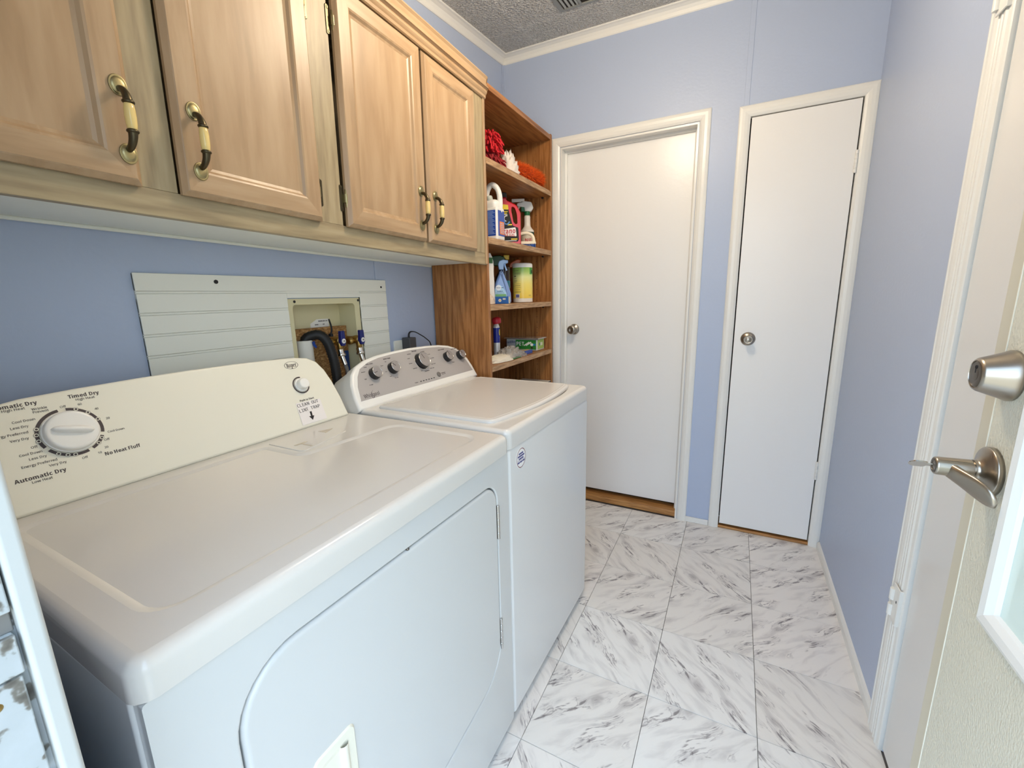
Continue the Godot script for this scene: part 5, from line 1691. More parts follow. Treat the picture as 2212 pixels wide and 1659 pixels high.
func build_shelf_two() -> void:
	var y := 1.5205
	# white jug with a handle and a blue and orange label
	var c := V(0.239, y, 0.578)
	var t := thing("bleach_jug", "white plastic jug with an arched handle and a blue and orange label", "jug", c)
	var b := mb(Transform3D(Basis(), c))
	b.rbox(V(-0.030, 0.0, -0.038), V(0.037, 0.150, 0.038), 0.012, 4)
	b.rbox(V(-0.045, 0.128, -0.035), V(0.034, 0.184, 0.036), 0.024, 4)
	var body := part(t, "body", b, M.white_plastic)
	b = mb(Transform3D(Basis(), c))
	b.tube(bez([V(-0.034, 0.165, 0.0), V(-0.036, 0.215, 0.0), V(-0.016, 0.248, 0.0), V(0.008, 0.244, 0.0), V(0.026, 0.215, -0.004), V(0.030, 0.165, -0.006), V(0.026, 0.13, -0.006)], 26), 0.0125, 14)
	part(t, "handle", b, M.white_plastic)
	b = mb(Transform3D(Basis(V(0, 0, 1), 0.25), c + V(-0.012, 0.178, 0.012)))
	b.lathe([Vector2(0, 0), Vector2(0.015, 0), Vector2(0.015, 0.020), Vector2(0.0135, 0.022), Vector2(0, 0.022)], 20)
	part(t, "cap", b, mat(rgb(190, 196, 186), 0.4))
	b = mb(Transform3D(Basis(), c))
	b.rbox(V(-0.021, 0.022, 0.0375), V(0.028, 0.134, 0.0386), 0.0005)
	b.rbox(V(0.0365, 0.022, -0.030), V(0.0376, 0.134, 0.030), 0.0005)
	var lb := part(t, "label", b, mat(rgb(36, 74, 168), 0.35), "blue label")
	b = mb(Transform3D(Basis(), c))
	b.rbox(V(0.0374, 0.030, -0.026), V(0.0382, 0.086, 0.016), 0.0003)
	b.x = Transform3D(basis3(V(0, 0, -1), V(0, 1, 0)), c + V(0.0378, 0.058, 0.012)); b.x = Transform3D(b.x.basis, c + V(0.0377, 0.0, 0.0))
	part(lb, "orange_panel", b, mat(rgb(238, 136, 60), 0.4))
	b = mb()
	for k in 17:
		var w := 0.046 - 0.006 * (k * 7 % 3)
		b.x = Transform3D(Basis(), c)
		b.rbox(V(-0.019, 0.030 + k * 0.0060, 0.0385), V(-0.019 + w * 0.95, 0.0325 + k * 0.0060, 0.0389))
	for k in 6: b.rbox(V(0.0380, 0.036 + k * 0.008, -0.022), V(0.0384, 0.039 + k * 0.008, 0.010))
	part(lb, "printing", b, mat(rgb(150, 176, 224), 0.5))
	# red drain cleaner
	c = V(0.216, y, 0.357)
	var X := yawed(c, 27)
	t = thing("drain_cleaner", "red flat bottle with a grip hole, black label and black cap, beside the white jug", "bottle", c)
	var outline := rounded([[-0.066, 0.0, 0.008], [0.047, 0.0, 0.008], [0.047, 0.16, 0.02], [0.028, 0.196, 0.03], [-0.022, 0.222, 0.006], [-0.026, 0.236, 0.002], [-0.058, 0.236, 0.002], [-0.060, 0.222, 0.004], [-0.066, 0.205, 0.006]], 4)
	var grip := rounded([[0.001, 0.192, 0.006], [0.000, 0.170, 0.02], [0.010, 0.116, 0.012], [0.026, 0.096, 0.008], [0.030, 0.110, 0.012], [0.029, 0.150, 0.02], [0.018, 0.184, 0.012]], 4)
	grip.reverse()
	b = mb(X)
	var ctr := Vector2(0.014, 0.142)
	var cc := Vector2(-0.008, 0.125)
	var oi := outline.map(func(p): return cc + (p - cc) * 0.93)
	# two shells with the grip hole through both
	var hp := grip.duplicate(); hp.reverse()
	for s in [1.0, -1.0]:
		b.x = X * (Transform3D() if s > 0 else Transform3D(Basis(V(-1, 0, 0), V(0, 1, 0), V(0, 0, -1)), Vector3.ZERO))
		var O := oi if s > 0 else oi.map(func(p): return Vector2(-p.x, p.y))
		var G := hp if s > 0 else hp.map(func(p): return Vector2(-p.x, p.y))
		b.holed(O, G, Vector2(ctr.x * s, ctr.y), 0.026)
	b.x = X
	b.grid([oi.map(func(p): return V(p.x, p.y, -0.026)), outline.map(func(p): return V(p.x, p.y, -0.020)), outline.map(func(p): return V(p.x, p.y, 0.020)), oi.map(func(p): return V(p.x, p.y, 0.026))], true)
	var g2: Array = hp if (hp[1] - hp[0]).cross(hp[2] - hp[1]) > 0 else grip
	b.grid([g2.map(func(p): return V(p.x, p.y, 0.026)), g2.map(func(p): return V(p.x, p.y, -0.026))], true)
	part(t, "body", b, mat(rgb(206, 34, 44), 0.25))
	b = mb(X)
	b.x = X * Transform3D(Basis(), V(-0.042, 0.234, 0))
	b.lathe([Vector2(0, 0), Vector2(0.0205, 0), Vector2(0.0205, 0.022), Vector2(0.019, 0.025), Vector2(0, 0.025)], 24)
	part(t, "cap", b, M.black)
	b = mb(X)
	b.prism(rounded([[-0.062, 0.020, 0.004], [0.030, 0.020, 0.008], [0.036, 0.03, 0.008], [0.034, 0.088, 0.008], [0.006, 0.098, 0.01], [-0.012, 0.165, 0.008], [-0.016, 0.196, 0.004], [-0.060, 0.196, 0.004]], 3), 0.0255, 0.0266)
	var dl := part(t, "label", b, M.black, "black label with red and white lettering")
	b = mb(X)
	b.prism(rounded([[-0.050, 0.178, 0.003], [-0.014, 0.175, 0.003], [-0.016, 0.198, 0.004], [-0.050, 0.202, 0.004]], 3), 0.0266, 0.0270)
	b.rbox(V(-0.044, 0.164, 0.0264), V(-0.018, 0.168, 0.0269)); b.rbox(V(-0.040, 0.156, 0.0264), V(-0.022, 0.160, 0.0269)); b.rbox(V(-0.020, 0.100, 0.0264), V(0.002, 0.106, 0.0269)); b.rbox(V(-0.004, 0.030, 0.0264), V(0.028, 0.036, 0.0269))
	part(dl, "yellow_patch", b, mat(rgb(236, 208, 40), 0.4))
	b = mb(X)
	b.prism(rounded([[-0.062, 0.052, 0.003], [0.025, 0.046, 0.004], [0.020, 0.090, 0.004], [-0.062, 0.080, 0.003]], 2), 0.0264, 0.0269)
	b.tube(bez([V(-0.020, 0.146, 0.0268), V(-0.034, 0.142, 0.0268), V(-0.036, 0.126, 0.0268), V(-0.026, 0.120, 0.0268)], 8), 0.0024, 6)
	b.rbox(V(-0.050, 0.024, 0.0264), V(0.024, 0.027, 0.0269)); b.rbox(V(-0.044, 0.150, 0.0264), V(-0.020, 0.153, 0.0269))
	part(dl, "white_patch", b, mat(rgb(240, 238, 236), 0.4))
	b = mb()
	b.letters("Drano", 0.034, X * Transform3D(Basis(V(0, 0, 1), 0.04), V(-0.0215, 0.0725, 0.0269)), true, "Droid Sans", 0.82)
	b.letters("MAX GEL", 0.0175, X * Transform3D(Basis(V(0, 0, 1), -0.03), V(-0.019, 0.0535, 0.0269)), true, "Droid Sans", 0.95)
	part(dl, "lettering", b, mat(rgb(190, 24, 36), 0.4))
	b = mb(X)
	b.tube(bez([V(-0.036, 0.126, 0.0272), V(-0.034, 0.108, 0.0272), V(-0.020, 0.106, 0.0272), V(-0.010, 0.118, 0.0272)], 8), 0.0038, 6)
	part(dl, "pipe_picture", b, mat(rgb(92, 150, 214), 0.4))
	# spray bottle with white and green head
	c = V(0.196, y, 0.125)
	X = yawed(c, 25)
	t = thing("spray_bottle", "white spray bottle with green collar and trigger head, behind the blue-bristled brush", "spray bottle", c)
	b = mb(X)
	b.lathe([Vector2(0, 0), Vector2(0.034, 0), Vector2(0.0365, 0.006), Vector2(0.0365, 0.098), Vector2(0.0375, 0.101), Vector2(0.0375, 0.104), Vector2(0.0355, 0.107), Vector2(0.026, 0.118), Vector2(0.019, 0.128), Vector2(0.0172, 0.140), Vector2(0.0165, 0.172), Vector2(0.018, 0.175), Vector2(0.0165, 0.179), Vector2(0.0155, 0.186), Vector2(0, 0.186)], 28)
	part(t, "body", b, mat(rgb(234, 226, 214), 0.35))
	b = mb(X)
	b.lathe([Vector2(0.0366, 0.018), Vector2(0.0371, 0.018), Vector2(0.0371, 0.096), Vector2(0.0366, 0.096)], 28)
	var sl := part(t, "label", b, mat(rgb(222, 214, 196), 0.4))
	b = mb(X)
	b.lathe([Vector2(0.0370, 0.078), Vector2(0.0374, 0.078), Vector2(0.0374, 0.096), Vector2(0.0370, 0.096)], 28)
	part(sl, "green_band", b, mat(rgb(24, 62, 52), 0.4))
	b = mb()
	b.letters("Nil", 0.030, X * Transform3D(Basis(V(0, 0, 1), 0.06), V(0.004, 0.050, 0.0372)), true, "Droid Sans", 0.9)
	part(sl, "lettering", b, mat(rgb(186, 34, 44), 0.4))
	b = mb(X)
	b.lathe([Vector2(0, 0.186), Vector2(0.0165, 0.186), Vector2(0.0165, 0.205), Vector2(0.014, 0.208), Vector2(0, 0.208)], 20)
	b.rbox(V(-0.034, 0.206, -0.009), V(-0.012, 0.262, 0.009), 0.004, 2)
	part(t, "collar", b, mat(rgb(20, 104, 58), 0.35))
	b = mb()
	trigger_head(X * Transform3D(Basis(), V(0.002, 0.206, 0.0)), b, 1.25, -1.0)
	b.x = X
	b.rbox(V(-0.085, 0.258, -0.009), V(-0.014, 0.275, 0.009), 0.003, 2)
	part(t, "spray_head", b, mat(rgb(226, 228, 224), 0.35))
	b = mb()
	trigger_lever(X * Transform3D(Basis(), V(-0.012, 0.236, 0.0)), b, 1.1, -1.0)
	part(t, "trigger", b, M.white_plastic)
	# scrubbing brush
	c = V(0.252, y, 0.262)
	X = yawed(V(0.252, y, 0.262), 24)
	t = thing("scrub_brush", "cream hand scrubbing brush with blue bristles at the shelf front", "brush", c)
	b = mb(X)
	b.x = X * Transform3D(Basis(V(1, 0, 0), V(0, 0, -1), V(0, 1, 0)), V(0, 0.016, 0))
	b.prism(rrect(0, 0, 0.105, 0.045, 0.02, 5), 0.0, 0.014, 0.005, 3)
	b.x = X
	b.tube(bez([V(-0.044, 0.024, 0), V(-0.042, 0.058, 0), V(-0.022, 0.072, 0), V(0.012, 0.071, 0), V(0.034, 0.058, 0), V(0.043, 0.024, 0)], 22), 0.0085, 12)
	part(t, "handle", b, mat(rgb(240, 230, 204), 0.35))
	b = mb(X)
	var rng := RandomNumberGenerator.new(); rng.seed = 6
	for i in 15:
		for k in 6:
			var px := -0.046 + i * 0.0066; var pz := -0.018 + k * 0.0072
			b.x = X * Transform3D(Basis(), V(px, 0.0, pz))
			b.tube([V(0, 0.017, 0), V((rng.randf() - 0.5) * 0.004, 0.0008, (rng.randf() - 0.5) * 0.004)], 0.0026, 5)
	part(t, "bristle", b, mat(rgb(44, 98, 178), 0.6)).set_meta("kind", "stuff")

func build_shelf_three() -> void:
	var y := 1.2335
	# white refill pouch
	var c := V(0.206, y, 0.639)
	var X := yawed(c, 30)
	var t := thing("refill_pouch", "tall white refill pouch with a green band, half hidden by the bookcase side", "pouch", c)
	var b := mb(X)
	var rows := []
	for i in 13:
		var s := i / 12.0
		var w := 0.052 - 0.004 * s - (0.012 * maxf(0.0, (s - 0.88) / 0.12)); var d := 0.026 * pow(1.0 - s, 0.5) + 0.0025
		var row := []
		for k in 24:
			var a := TAU * k / 24
			row.append(V(w * signf(cos(a)) * pow(absf(cos(a)), 0.6) + 0.0015 * sin(s * 19.0 + k), 0.233 * s, -d * sin(a)))
		rows.append(row)
	b.grid(rows, true)
	var body := part(t, "body", b, mat(rgb(226, 222, 216), 0.3))
	b = mb(X)
	var band := func(s0: float, s1: float, x0: float, x1: float, m: Material, nm: String) -> void:
		var bb := mb(X)
		var rw := []
		for s in [s0, (s0 + s1) / 2, s1]:
			var w: float = 0.052 - 0.004 * s; var d: float = 0.026 * pow(1.0 - s, 0.5) + 0.0025
			var row := []
			for k in 13:
				var xx := lerpf(x0, x1, k / 12.0)
				var q: float = clampf(absf(xx) / w, 0.0, 1.0)
				row.append(V(xx, 0.233 * s, d * sqrt(maxf(0.0, 1.0 - pow(q, 2.0 / 0.6))) + 0.0022))
			rw.append(row)
		bb.grid(rw)
		part(body, nm, bb, m)
	band.call(0.80, 0.91, -0.045, 0.046, mat(rgb(52, 104, 54), 0.4), "green_band")
	band.call(0.50, 0.555, -0.03, 0.026, mat(rgb(36, 40, 112), 0.4), "blue_band")
	band.call(0.12, 0.48, -0.03, 0.022, mat(rgb(176, 182, 190), 0.4), "grey_panel")
	# crumpled bag
	var nz := FastNoiseLite.new(); nz.seed = 21; nz.frequency = 3.4; nz.fractal_octaves = 2; nz.noise_type = FastNoiseLite.TYPE_SIMPLEX_SMOOTH
	b = mb(Transform3D(Basis(), V(0.256, y, 0.694)))
	rows = []
	for i in 15:
		var row := []
		for k in 26:
			var a := TAU * k / 26; var ph := PI / 2 * i / 14.0
			var d := V(cos(ph) * cos(a), sin(ph), -cos(ph) * sin(a))
			var s := 1.0 + 0.35 * nz.get_noise_3d(d.x, d.y, d.z)
			row.append(V(d.x * 0.026 * s, 0.0008 + d.y * 0.050 * s, d.z * 0.042 * s))
		rows.append(row)
	b.grid(rows, true)
	single("crumpled_bag", b, mat(rgb(226, 206, 186), 0.5), "crumpled pale plastic bag in front of the white refill pouch", "bag", V(0.256, y, 0.694))
	# blue fabric spray
	c = V(0.222, y, 0.487)
	X = yawed(c, 28)
	t = thing("fabric_spray", "light blue trigger spray bottle with a round white badge, beside the refill pouch", "spray bottle", c)
	b = mb(X)
	b.prism(rounded([[-0.044, 0.0, 0.008], [0.044, 0.0, 0.008], [0.043, 0.05, 0.02], [0.028, 0.100, 0.05], [0.0085, 0.148, 0.03], [0.0085, 0.166, 0.002], [-0.0125, 0.166, 0.002], [-0.0135, 0.146, 0.03], [-0.034, 0.100, 0.05], [-0.044, 0.05, 0.02]], 5), -0.021, 0.021, 0.013, 4)
	part(t, "body", b, mat(rgb(122, 152, 206), 0.25))
	b = mb(X)
	b.prism(rounded([[-0.014, 0.163, 0.003], [0.009, 0.163, 0.003], [0.012, 0.190, 0.006], [0.032, 0.196, 0.003], [0.033, 0.209, 0.003], [0.008, 0.213, 0.012], [-0.012, 0.206, 0.010], [-0.018, 0.19, 0.008]], 4), -0.011, 0.011, 0.005, 3)
	part(t, "spray_head", b, mat(rgb(150, 182, 226), 0.25))
	b = mb(X)
	b.tube(bez([V(0.016, 0.192, 0), V(0.018, 0.178, 0), V(0.025, 0.160, 0)], 8), 0.004, 8)
	part(t, "trigger", b, mat(rgb(150, 182, 226), 0.3))
	b = mb(X)
	b.prism(rounded([[-0.036, 0.032, 0.004], [0.022, 0.032, 0.004], [0.020, 0.052, 0.01], [0.004, 0.080, 0.012], [-0.020, 0.098, 0.014], [-0.036, 0.07, 0.01]], 4), 0.0205, 0.0214)
	var lb := part(t, "label", b, mat(rgb(168, 206, 232), 0.35), "pale blue and green label")
	b = mb(X)
	b.prism(rounded([[-0.034, 0.034, 0.003], [0.021, 0.034, 0.003], [0.019, 0.046, 0.003], [-0.034, 0.046, 0.003]], 3), 0.0212, 0.0217)
	part(lb, "green_field", b, mat(rgb(120, 178, 110), 0.4))
	b = mb(X)
	b.prism(ellipse(-0.018, 0.077, 0.0135, 0.0135, 24), 0.0212, 0.0219)
	part(lb, "badge", b, mat(rgb(228, 234, 240), 0.4))
	b = mb()
	b.letters("febreze", 0.0062, X * Transform3D(Basis(), V(-0.018, 0.077, 0.0219)), true, "Droid Sans", 0.9)
	b.letters("FABRIC", 0.0082, X * Transform3D(Basis(), V(-0.010, 0.059, 0.0214)), true, "Droid Sans", 1.05)
	b.letters("ODOR ELIMINATOR", 0.0045, X * Transform3D(Basis(), V(-0.010, 0.051, 0.0214)), false)
	b.x = X
	b.rbox(V(-0.003, 0.0755, 0.0212), V(0.007, 0.0785, 0.0218))
	part(lb, "lettering", b, mat(rgb(40, 66, 110), 0.5))
	# small blue box
	c = V(0.268, y, 0.572)
	X = yawed(c, 16)
	t = thing("small_box", "small flat blue box with a white flower, in front of the light blue spray", "box", c)
	b = mb(X)
	b.rbox(V(-0.046, 0.0, -0.022), V(0.034, 0.034, 0.018), 0.001)
	var bx := part(t, "carton", b, mat(rgb(34, 90, 160), 0.35))
	b = mb(X)
	b.prism(ellipse(-0.008, 0.016, 0.0075, 0.0075, 14), 0.0178, 0.0184)
	b.rbox(V(0.006, 0.019, 0.0178), V(0.020, 0.026, 0.0184), 0.0002)
	b.rbox(V(0.0338, 0.001, -0.021), V(0.0343, 0.033, 0.017))
	part(bx, "picture", b, mat(rgb(210, 206, 190), 0.5))
	b = mb(X)
	b.prism(ellipse(-0.008, 0.016, 0.003, 0.003, 10), 0.0182, 0.0187)
	part(bx, "flower_centre", b, mat(rgb(220, 160, 60), 0.5))
	# green and yellow trigger bottle at the back
	c = V(0.115, y, 0.30)
	X = yawed(c, 28)
	t = thing("spray_bottle", "dark green trigger spray with a yellow nozzle, behind the light blue bottle", "spray bottle", c)
	b = mb(X)
	b.lathe([Vector2(0, 0), Vector2(0.034, 0), Vector2(0.036, 0.005), Vector2(0.036, 0.11), Vector2(0.03, 0.14), Vector2(0.014, 0.165), Vector2(0.014, 0.198), Vector2(0, 0.198)], 24)
	part(t, "body", b, mat(rgb(50, 58, 64), 0.3))
	b = mb(X)
	b.prism(rounded([[-0.058, 0.198, 0.004], [0.016, 0.196, 0.003], [0.020, 0.220, 0.004], [0.026, 0.240, 0.004], [0.0, 0.253, 0.012], [-0.05, 0.249, 0.014]], 4), -0.013, 0.013, 0.005, 3)
	part(t, "spray_head", b, mat(rgb(30, 84, 40), 0.35))
	b = mb(X)
	b.prism(rounded([[0.018, 0.238, 0.002], [0.034, 0.228, 0.003], [0.046, 0.230, 0.003], [0.047, 0.253, 0.003], [0.014, 0.254, 0.002]], 3), -0.012, 0.012, 0.004, 2)
	part(t, "nozzle", b, mat(rgb(226, 200, 64), 0.35))
	# dark brown bottle
	c = V(0.150, y, 0.300)
	c = V(0.178, y, 0.372)
	X = yawed(c, 28)
	t = thing("brown_bottle", "dark brown plastic bottle with a teal label, left of the yellow canister", "bottle", c)
	b = mb(X)
	b.lathe([Vector2(0, 0), Vector2(0.022, 0), Vector2(0.025, 0.004), Vector2(0.026, 0.10), Vector2(0.027, 0.15), Vector2(0.0265, 0.178), Vector2(0.022, 0.190), Vector2(0.012, 0.196), Vector2(0.009, 0.198), Vector2(0.009, 0.202), Vector2(0, 0.203)], 28)
	part(t, "body", b, mat(rgb(46, 30, 24), 0.12))
	b = mb(X)
	b.lathe([Vector2(0.0262, 0.075), Vector2(0.0272, 0.075), Vector2(0.0275, 0.115), Vector2(0.0268, 0.115)], 28)
	part(t, "label", b, mat(rgb(30, 104, 120), 0.2), "teal label")
	# orange trigger bottle
	c = V(0.115, y, 0.125)
	X = yawed(c, 27)
	t = thing("spray_bottle", "orange trigger spray bottle standing behind the yellow canister", "spray bottle", c)
	b = mb(X)
	b.lathe([Vector2(0, 0), Vector2(0.034, 0), Vector2(0.036, 0.005), Vector2(0.036, 0.10), Vector2(0.03, 0.13), Vector2(0.014, 0.155), Vector2(0.014, 0.20), Vector2(0, 0.20)], 24)
	part(t, "body", b, mat(rgb(176, 84, 34), 0.3))
	b = mb(X)
	b.prism(rounded([[-0.036, 0.194, 0.003], [0.010, 0.196, 0.003], [0.030, 0.226, 0.006], [0.032, 0.241, 0.005], [0.012, 0.243, 0.01], [-0.030, 0.222, 0.01]], 4), -0.012, 0.012, 0.005, 3)
	part(t, "spray_head", b, mat(rgb(206, 96, 30), 0.35))
	# canister of wipes
	c = V(0.208, y, 0.222)
	X = yawed(c, 26)
	t = thing("wipes_canister", "round canister of wipes with a yellow and green label and white lid", "canister", c)
	b = mb(X)
	b.lathe([Vector2(0, 0.0), Vector2(0.0535, 0), Vector2(0.0545, 0.003), Vector2(0.0545, 0.198), Vector2(0.052, 0.200), Vector2(0, 0.200)], 40)
	part(t, "body", b, mat(rgb(238, 232, 222), 0.3))
	b = mb(X)
	b.lathe([Vector2(0.052, 0.186), Vector2(0.0555, 0.186), Vector2(0.0555, 0.201), Vector2(0.052, 0.208), Vector2(0.046, 0.2095), Vector2(0.046, 0.2095), Vector2(0.040, 0.2095), Vector2(0, 0.2095)], 40)
	part(t, "lid", b, M.white_plastic)
	b = mb(X)
	b.lathe([Vector2(0.0546, 0.022), Vector2(0.0551, 0.022), Vector2(0.0551, 0.186), Vector2(0.0546, 0.186)], 40)
	for i in b.v.size(): b.uv[i] = Vector2(0.5, 1.0 - (b.v[i].y - y - 0.022) / 0.164)
	var lm := mat(Color.WHITE, 0.32)
	var g := Gradient.new()
	g.offsets = PackedFloat32Array([0.0, 0.12, 0.3, 0.55, 1.0])
	g.colors = PackedColorArray([rgb(140, 184, 84), rgb(166, 200, 108), rgb(232, 232, 160), rgb(244, 224, 120), rgb(246, 212, 84)])
	var gt := GradientTexture2D.new()
	gt.gradient = g; gt.width = 8; gt.height = 128; gt.fill_from = Vector2(0, 0); gt.fill_to = Vector2(0, 1)
	lm.albedo_texture = gt
	var cl := part(t, "label", b, lm, "label fading from green to yellow")
	var pt := func(a: float, yy: float, d := 0.0554) -> Vector3: return V(d * sin(a), yy, d * cos(a))
	var patch := func(m: MB, a0: float, a1: float, y0: float, y1: float) -> void:
		m.x = X
		var n := 5
		for i in n:
			var q0 := lerpf(a0, a1, float(i) / n); var q1 := lerpf(a0, a1, float(i + 1) / n)
			m.quad(pt.call(q0, y0), pt.call(q1, y0), pt.call(q1, y1), pt.call(q0, y1))
	b = mb()
	for q in [[0.168, 0.36, 0.0022], [0.158, 0.5, 0.0012], [0.154, 0.5, 0.0012], [0.150, 0.5, 0.0012], [0.137, 0.16, 0.006], [0.128, 0.2, 0.0012], [0.118, 0.26, 0.0012], [0.113, 0.26, 0.0012], [0.108, 0.2, 0.0012], [0.098, 0.5, 0.0012], [0.088, 0.48, 0.0022], [0.078, 0.5, 0.0012], [0.068, 0.46, 0.0012], [0.058, 0.5, 0.0012], [0.054, 0.5, 0.0012]]:
		patch.call(b, -0.95, -0.95 + 1.5 * q[1], q[0], q[0] + q[2])
	for q in [0.034, 0.0385]: patch.call(b, 0.62, 0.95, q, q + 0.0012)
	part(cl, "printing", b, mat(rgb(112, 108, 84), 0.5))
	b = mb()
	patch.call(b, -0.78, -0.32, 0.024, 0.046)
	part(cl, "white_square", b, mat(rgb(236, 232, 226), 0.5))
	b = mb(X * Transform3D(Basis().scaled(V(1.008, 1, 1.008)), Vector3.ZERO))
	for i in 5: b.quad(pt.call(-0.74 + i * 0.076, 0.027), pt.call(-0.74 + (i + 1) * 0.076, 0.027), pt.call(-0.74 + (i + 1) * 0.076, 0.043), pt.call(-0.74 + i * 0.076, 0.043))
	part(cl, "violet_square", b, mat(rgb(112, 108, 158), 0.5))
	b = mb()
	patch.call(b, 0.78, 1.35, 0.150, 0.184)
	part(cl, "green_badge", b, mat(rgb(72, 156, 66), 0.5))
	b = mb(X * Transform3D(Basis().scaled(V(1.008, 1, 1.008)), Vector3.ZERO))
	b.quad(pt.call(0.98, 0.155), pt.call(1.25, 0.155), pt.call(1.25, 0.172), pt.call(0.98, 0.172))
	part(cl, "black_mark", b, M.ink)

func build_shelf_four() -> void:
	var y := 0.9555
	# spray lubricant
	var c := V(0.180, y, 0.483)
	var X := yawed(c, 29)
	var t := thing("lubricant_can", "slim blue and white aerosol can with a red cap", "aerosol can", c)
	var b := mb(X)
	b.lathe([Vector2(0, 0), Vector2(0.0155, 0), Vector2(0.017, 0.002), Vector2(0.017, 0.158), Vector2(0.0165, 0.160), Vector2(0.0115, 0.172), Vector2(0.0105, 0.176), Vector2(0, 0.176)], 28)
	part(t, "body", b, mat(rgb(226, 226, 228), 0.25, 0.3))
	b = mb(X)
	b.lathe([Vector2(0.0171, 0.079), Vector2(0.0175, 0.079), Vector2(0.0175, 0.155), Vector2(0.0171, 0.155)], 28)
	var lb := part(t, "label", b, mat(rgb(34, 48, 150), 0.2), "blue wrap label")
	b = mb(X)
	for i in 6:
		var a0 := 0.75 + i * 0.12; var a1 := a0 + 0.12
		var hgt := func(a: float) -> float: return 0.017 * sqrt(maxf(0.0, 1.0 - pow((a - 1.11) / 0.36, 2)))
		b.quad(V(0.0177 * sin(a0), 0.132 - hgt.call(a0), 0.0177 * cos(a0)), V(0.0177 * sin(a1), 0.132 - hgt.call(a1), 0.0177 * cos(a1)), V(0.0177 * sin(a1), 0.132 + hgt.call(a1), 0.0177 * cos(a1)), V(0.0177 * sin(a0), 0.132 + hgt.call(a0), 0.0177 * cos(a0)))
	part(lb, "yellow_shield", b, mat(rgb(226, 200, 70), 0.3))
	b = mb(X * Transform3D(Basis(V(0, 0, 1), -0.12), V(0.0, 0.0, 0.0)))
	b.x = X * Transform3D(Basis(V(0, 0, 1), 0.16), V(0.004, 0.176, 0.0))
	b.lathe([Vector2(0, 0), Vector2(0.0205, 0.0), Vector2(0.0235, 0.006), Vector2(0.0240, 0.018), Vector2(0.021, 0.028), Vector2(0.013, 0.0335), Vector2(0, 0.034)], 28)
	part(t, "cap", b, mat(rgb(196, 38, 56), 0.35))
	# a darker can behind it
	c = V(0.118, y, 0.425)
	c = V(0.150, y, 0.545)
	t = thing("dark_can", "dark can standing between the bookcase side and the red-capped aerosol", "can", c)
	b = mb(Transform3D(Basis(), c))
	b.lathe([Vector2(0, 0), Vector2(0.0245, 0), Vector2(0.026, 0.003), Vector2(0.026, 0.135), Vector2(0.020, 0.150), Vector2(0.008, 0.155), Vector2(0, 0.155)], 24)
	part(t, "body", b, mat(rgb(34, 34, 44), 0.3))
	b = mb(Transform3D(Basis(), c))
	b.lathe([Vector2(0, 0.153), Vector2(0.017, 0.153), Vector2(0.017, 0.162), Vector2(0, 0.164)], 20)
	part(t, "cap", b, mat(rgb(70, 92, 80), 0.5))
	# lime packet at the edge of the bookcase side
	b = mb()
	b.rbox(V(0.212, y, 0.628), V(0.232, y + 0.098, 0.690), 0.004, 2)
	single("green_packet", b, mat(rgb(166, 196, 66), 0.4), "lime green packet just showing past the front edge of the bookcase side", "packet", V(0.222, y, 0.66))
	# box of pads with its clear lidded tray
	c = V(0.170, y, 0.125)
	t = thing("pad_box", "rectangular plastic box with green label, silver rim and clear lid", "box", c)
	var x0 := 0.066; var x1 := 0.276; var z0 := 0.066; var z1 := 0.180
	b = mb()
	b.rbox(V(x0 + 0.005, y, z0 + 0.005), V(x1 - 0.005, y + 0.066, z1 - 0.005), 0.006, 2)
	part(t, "tray", b, mat(rgb(206, 210, 202), 0.25))
	b = mb()
	b.rbox(V(x0 - 0.004, y + 0.066, z0 - 0.004), V(x1 + 0.006, y + 0.074, z1 + 0.004), 0.003, 2)
	b.rbox(V(x0 - 0.006, y + 0.068, z0 - 0.006), V(x1 + 0.009, y + 0.071, z1 + 0.006), 0.0012, 1)
	part(t, "lid", b, mat(rgb(196, 198, 198), 0.12, 0.7))
	b = mb()
	b.rbox(V(x0 + 0.012, y + 0.008, z1 - 0.0055), V(x1 - 0.012, y + 0.062, z1 - 0.0045))
	var l1 := part(t, "label", b, mat(rgb(176, 186, 190), 0.35), "grey and green label")
	b = mb()
	b.rbox(V(x0 + 0.068, y + 0.008, z1 - 0.005), V(x1 - 0.012, y + 0.062, z1 - 0.0038))
	part(l1, "green_field", b, mat(rgb(48, 136, 56), 0.35))
	b = mb()
	b.rbox(V(x1 - 0.0055, y + 0.010, z0 + 0.016), V(x1 - 0.0040, y + 0.062, z1 - 0.012))
	var l2 := part(t, "end_label", b, mat(rgb(158, 192, 84), 0.35), "lime end label")
	var F := Transform3D(Basis(), V(0, 0, z1 - 0.0037))
	b = mb()
	b.letters("PET", 0.032, F * Transform3D(Basis(), V(0.163, y + 0.040, 0)), true, "Droid Sans", 0.95)
	b.x = Transform3D()
	for k in 2: b.tube([V(0.190 + 0.012 * k, y + 0.030, z1 - 0.004), V(0.222 + 0.012 * k, y + 0.050, z1 - 0.004)], 0.004, 6)
	b.x = F
	b.prism(ellipse(0.238, y + 0.036, 0.010, 0.008, 16), 0, 0.0006)
	part(l1, "lettering", b, mat(rgb(236, 240, 234), 0.4))
	b = mb()
	b.letters("Swiffer", 0.020, F * Transform3D(Basis(V(0, 0, 1), 0.08), V(0.102, y + 0.048, -0.0006)), true, "Droid Serif", 0.85)
	part(l1, "wordmark", b, mat(rgb(52, 60, 108), 0.4))
	b = mb(F)
	b.prism(rrect(0.252, y + 0.036, 0.018, 0.011, 0.002, 2), 0, 0.0005)
	part(l1, "blue_tag", b, mat(rgb(48, 128, 188), 0.4))
	b = mb(F)
	b.prism(ellipse(0.238, y + 0.018, 0.007, 0.006, 12), 0, 0.0006)
	part(l1, "dog_picture", b, mat(rgb(60, 42, 36), 0.5))
	b = mb()
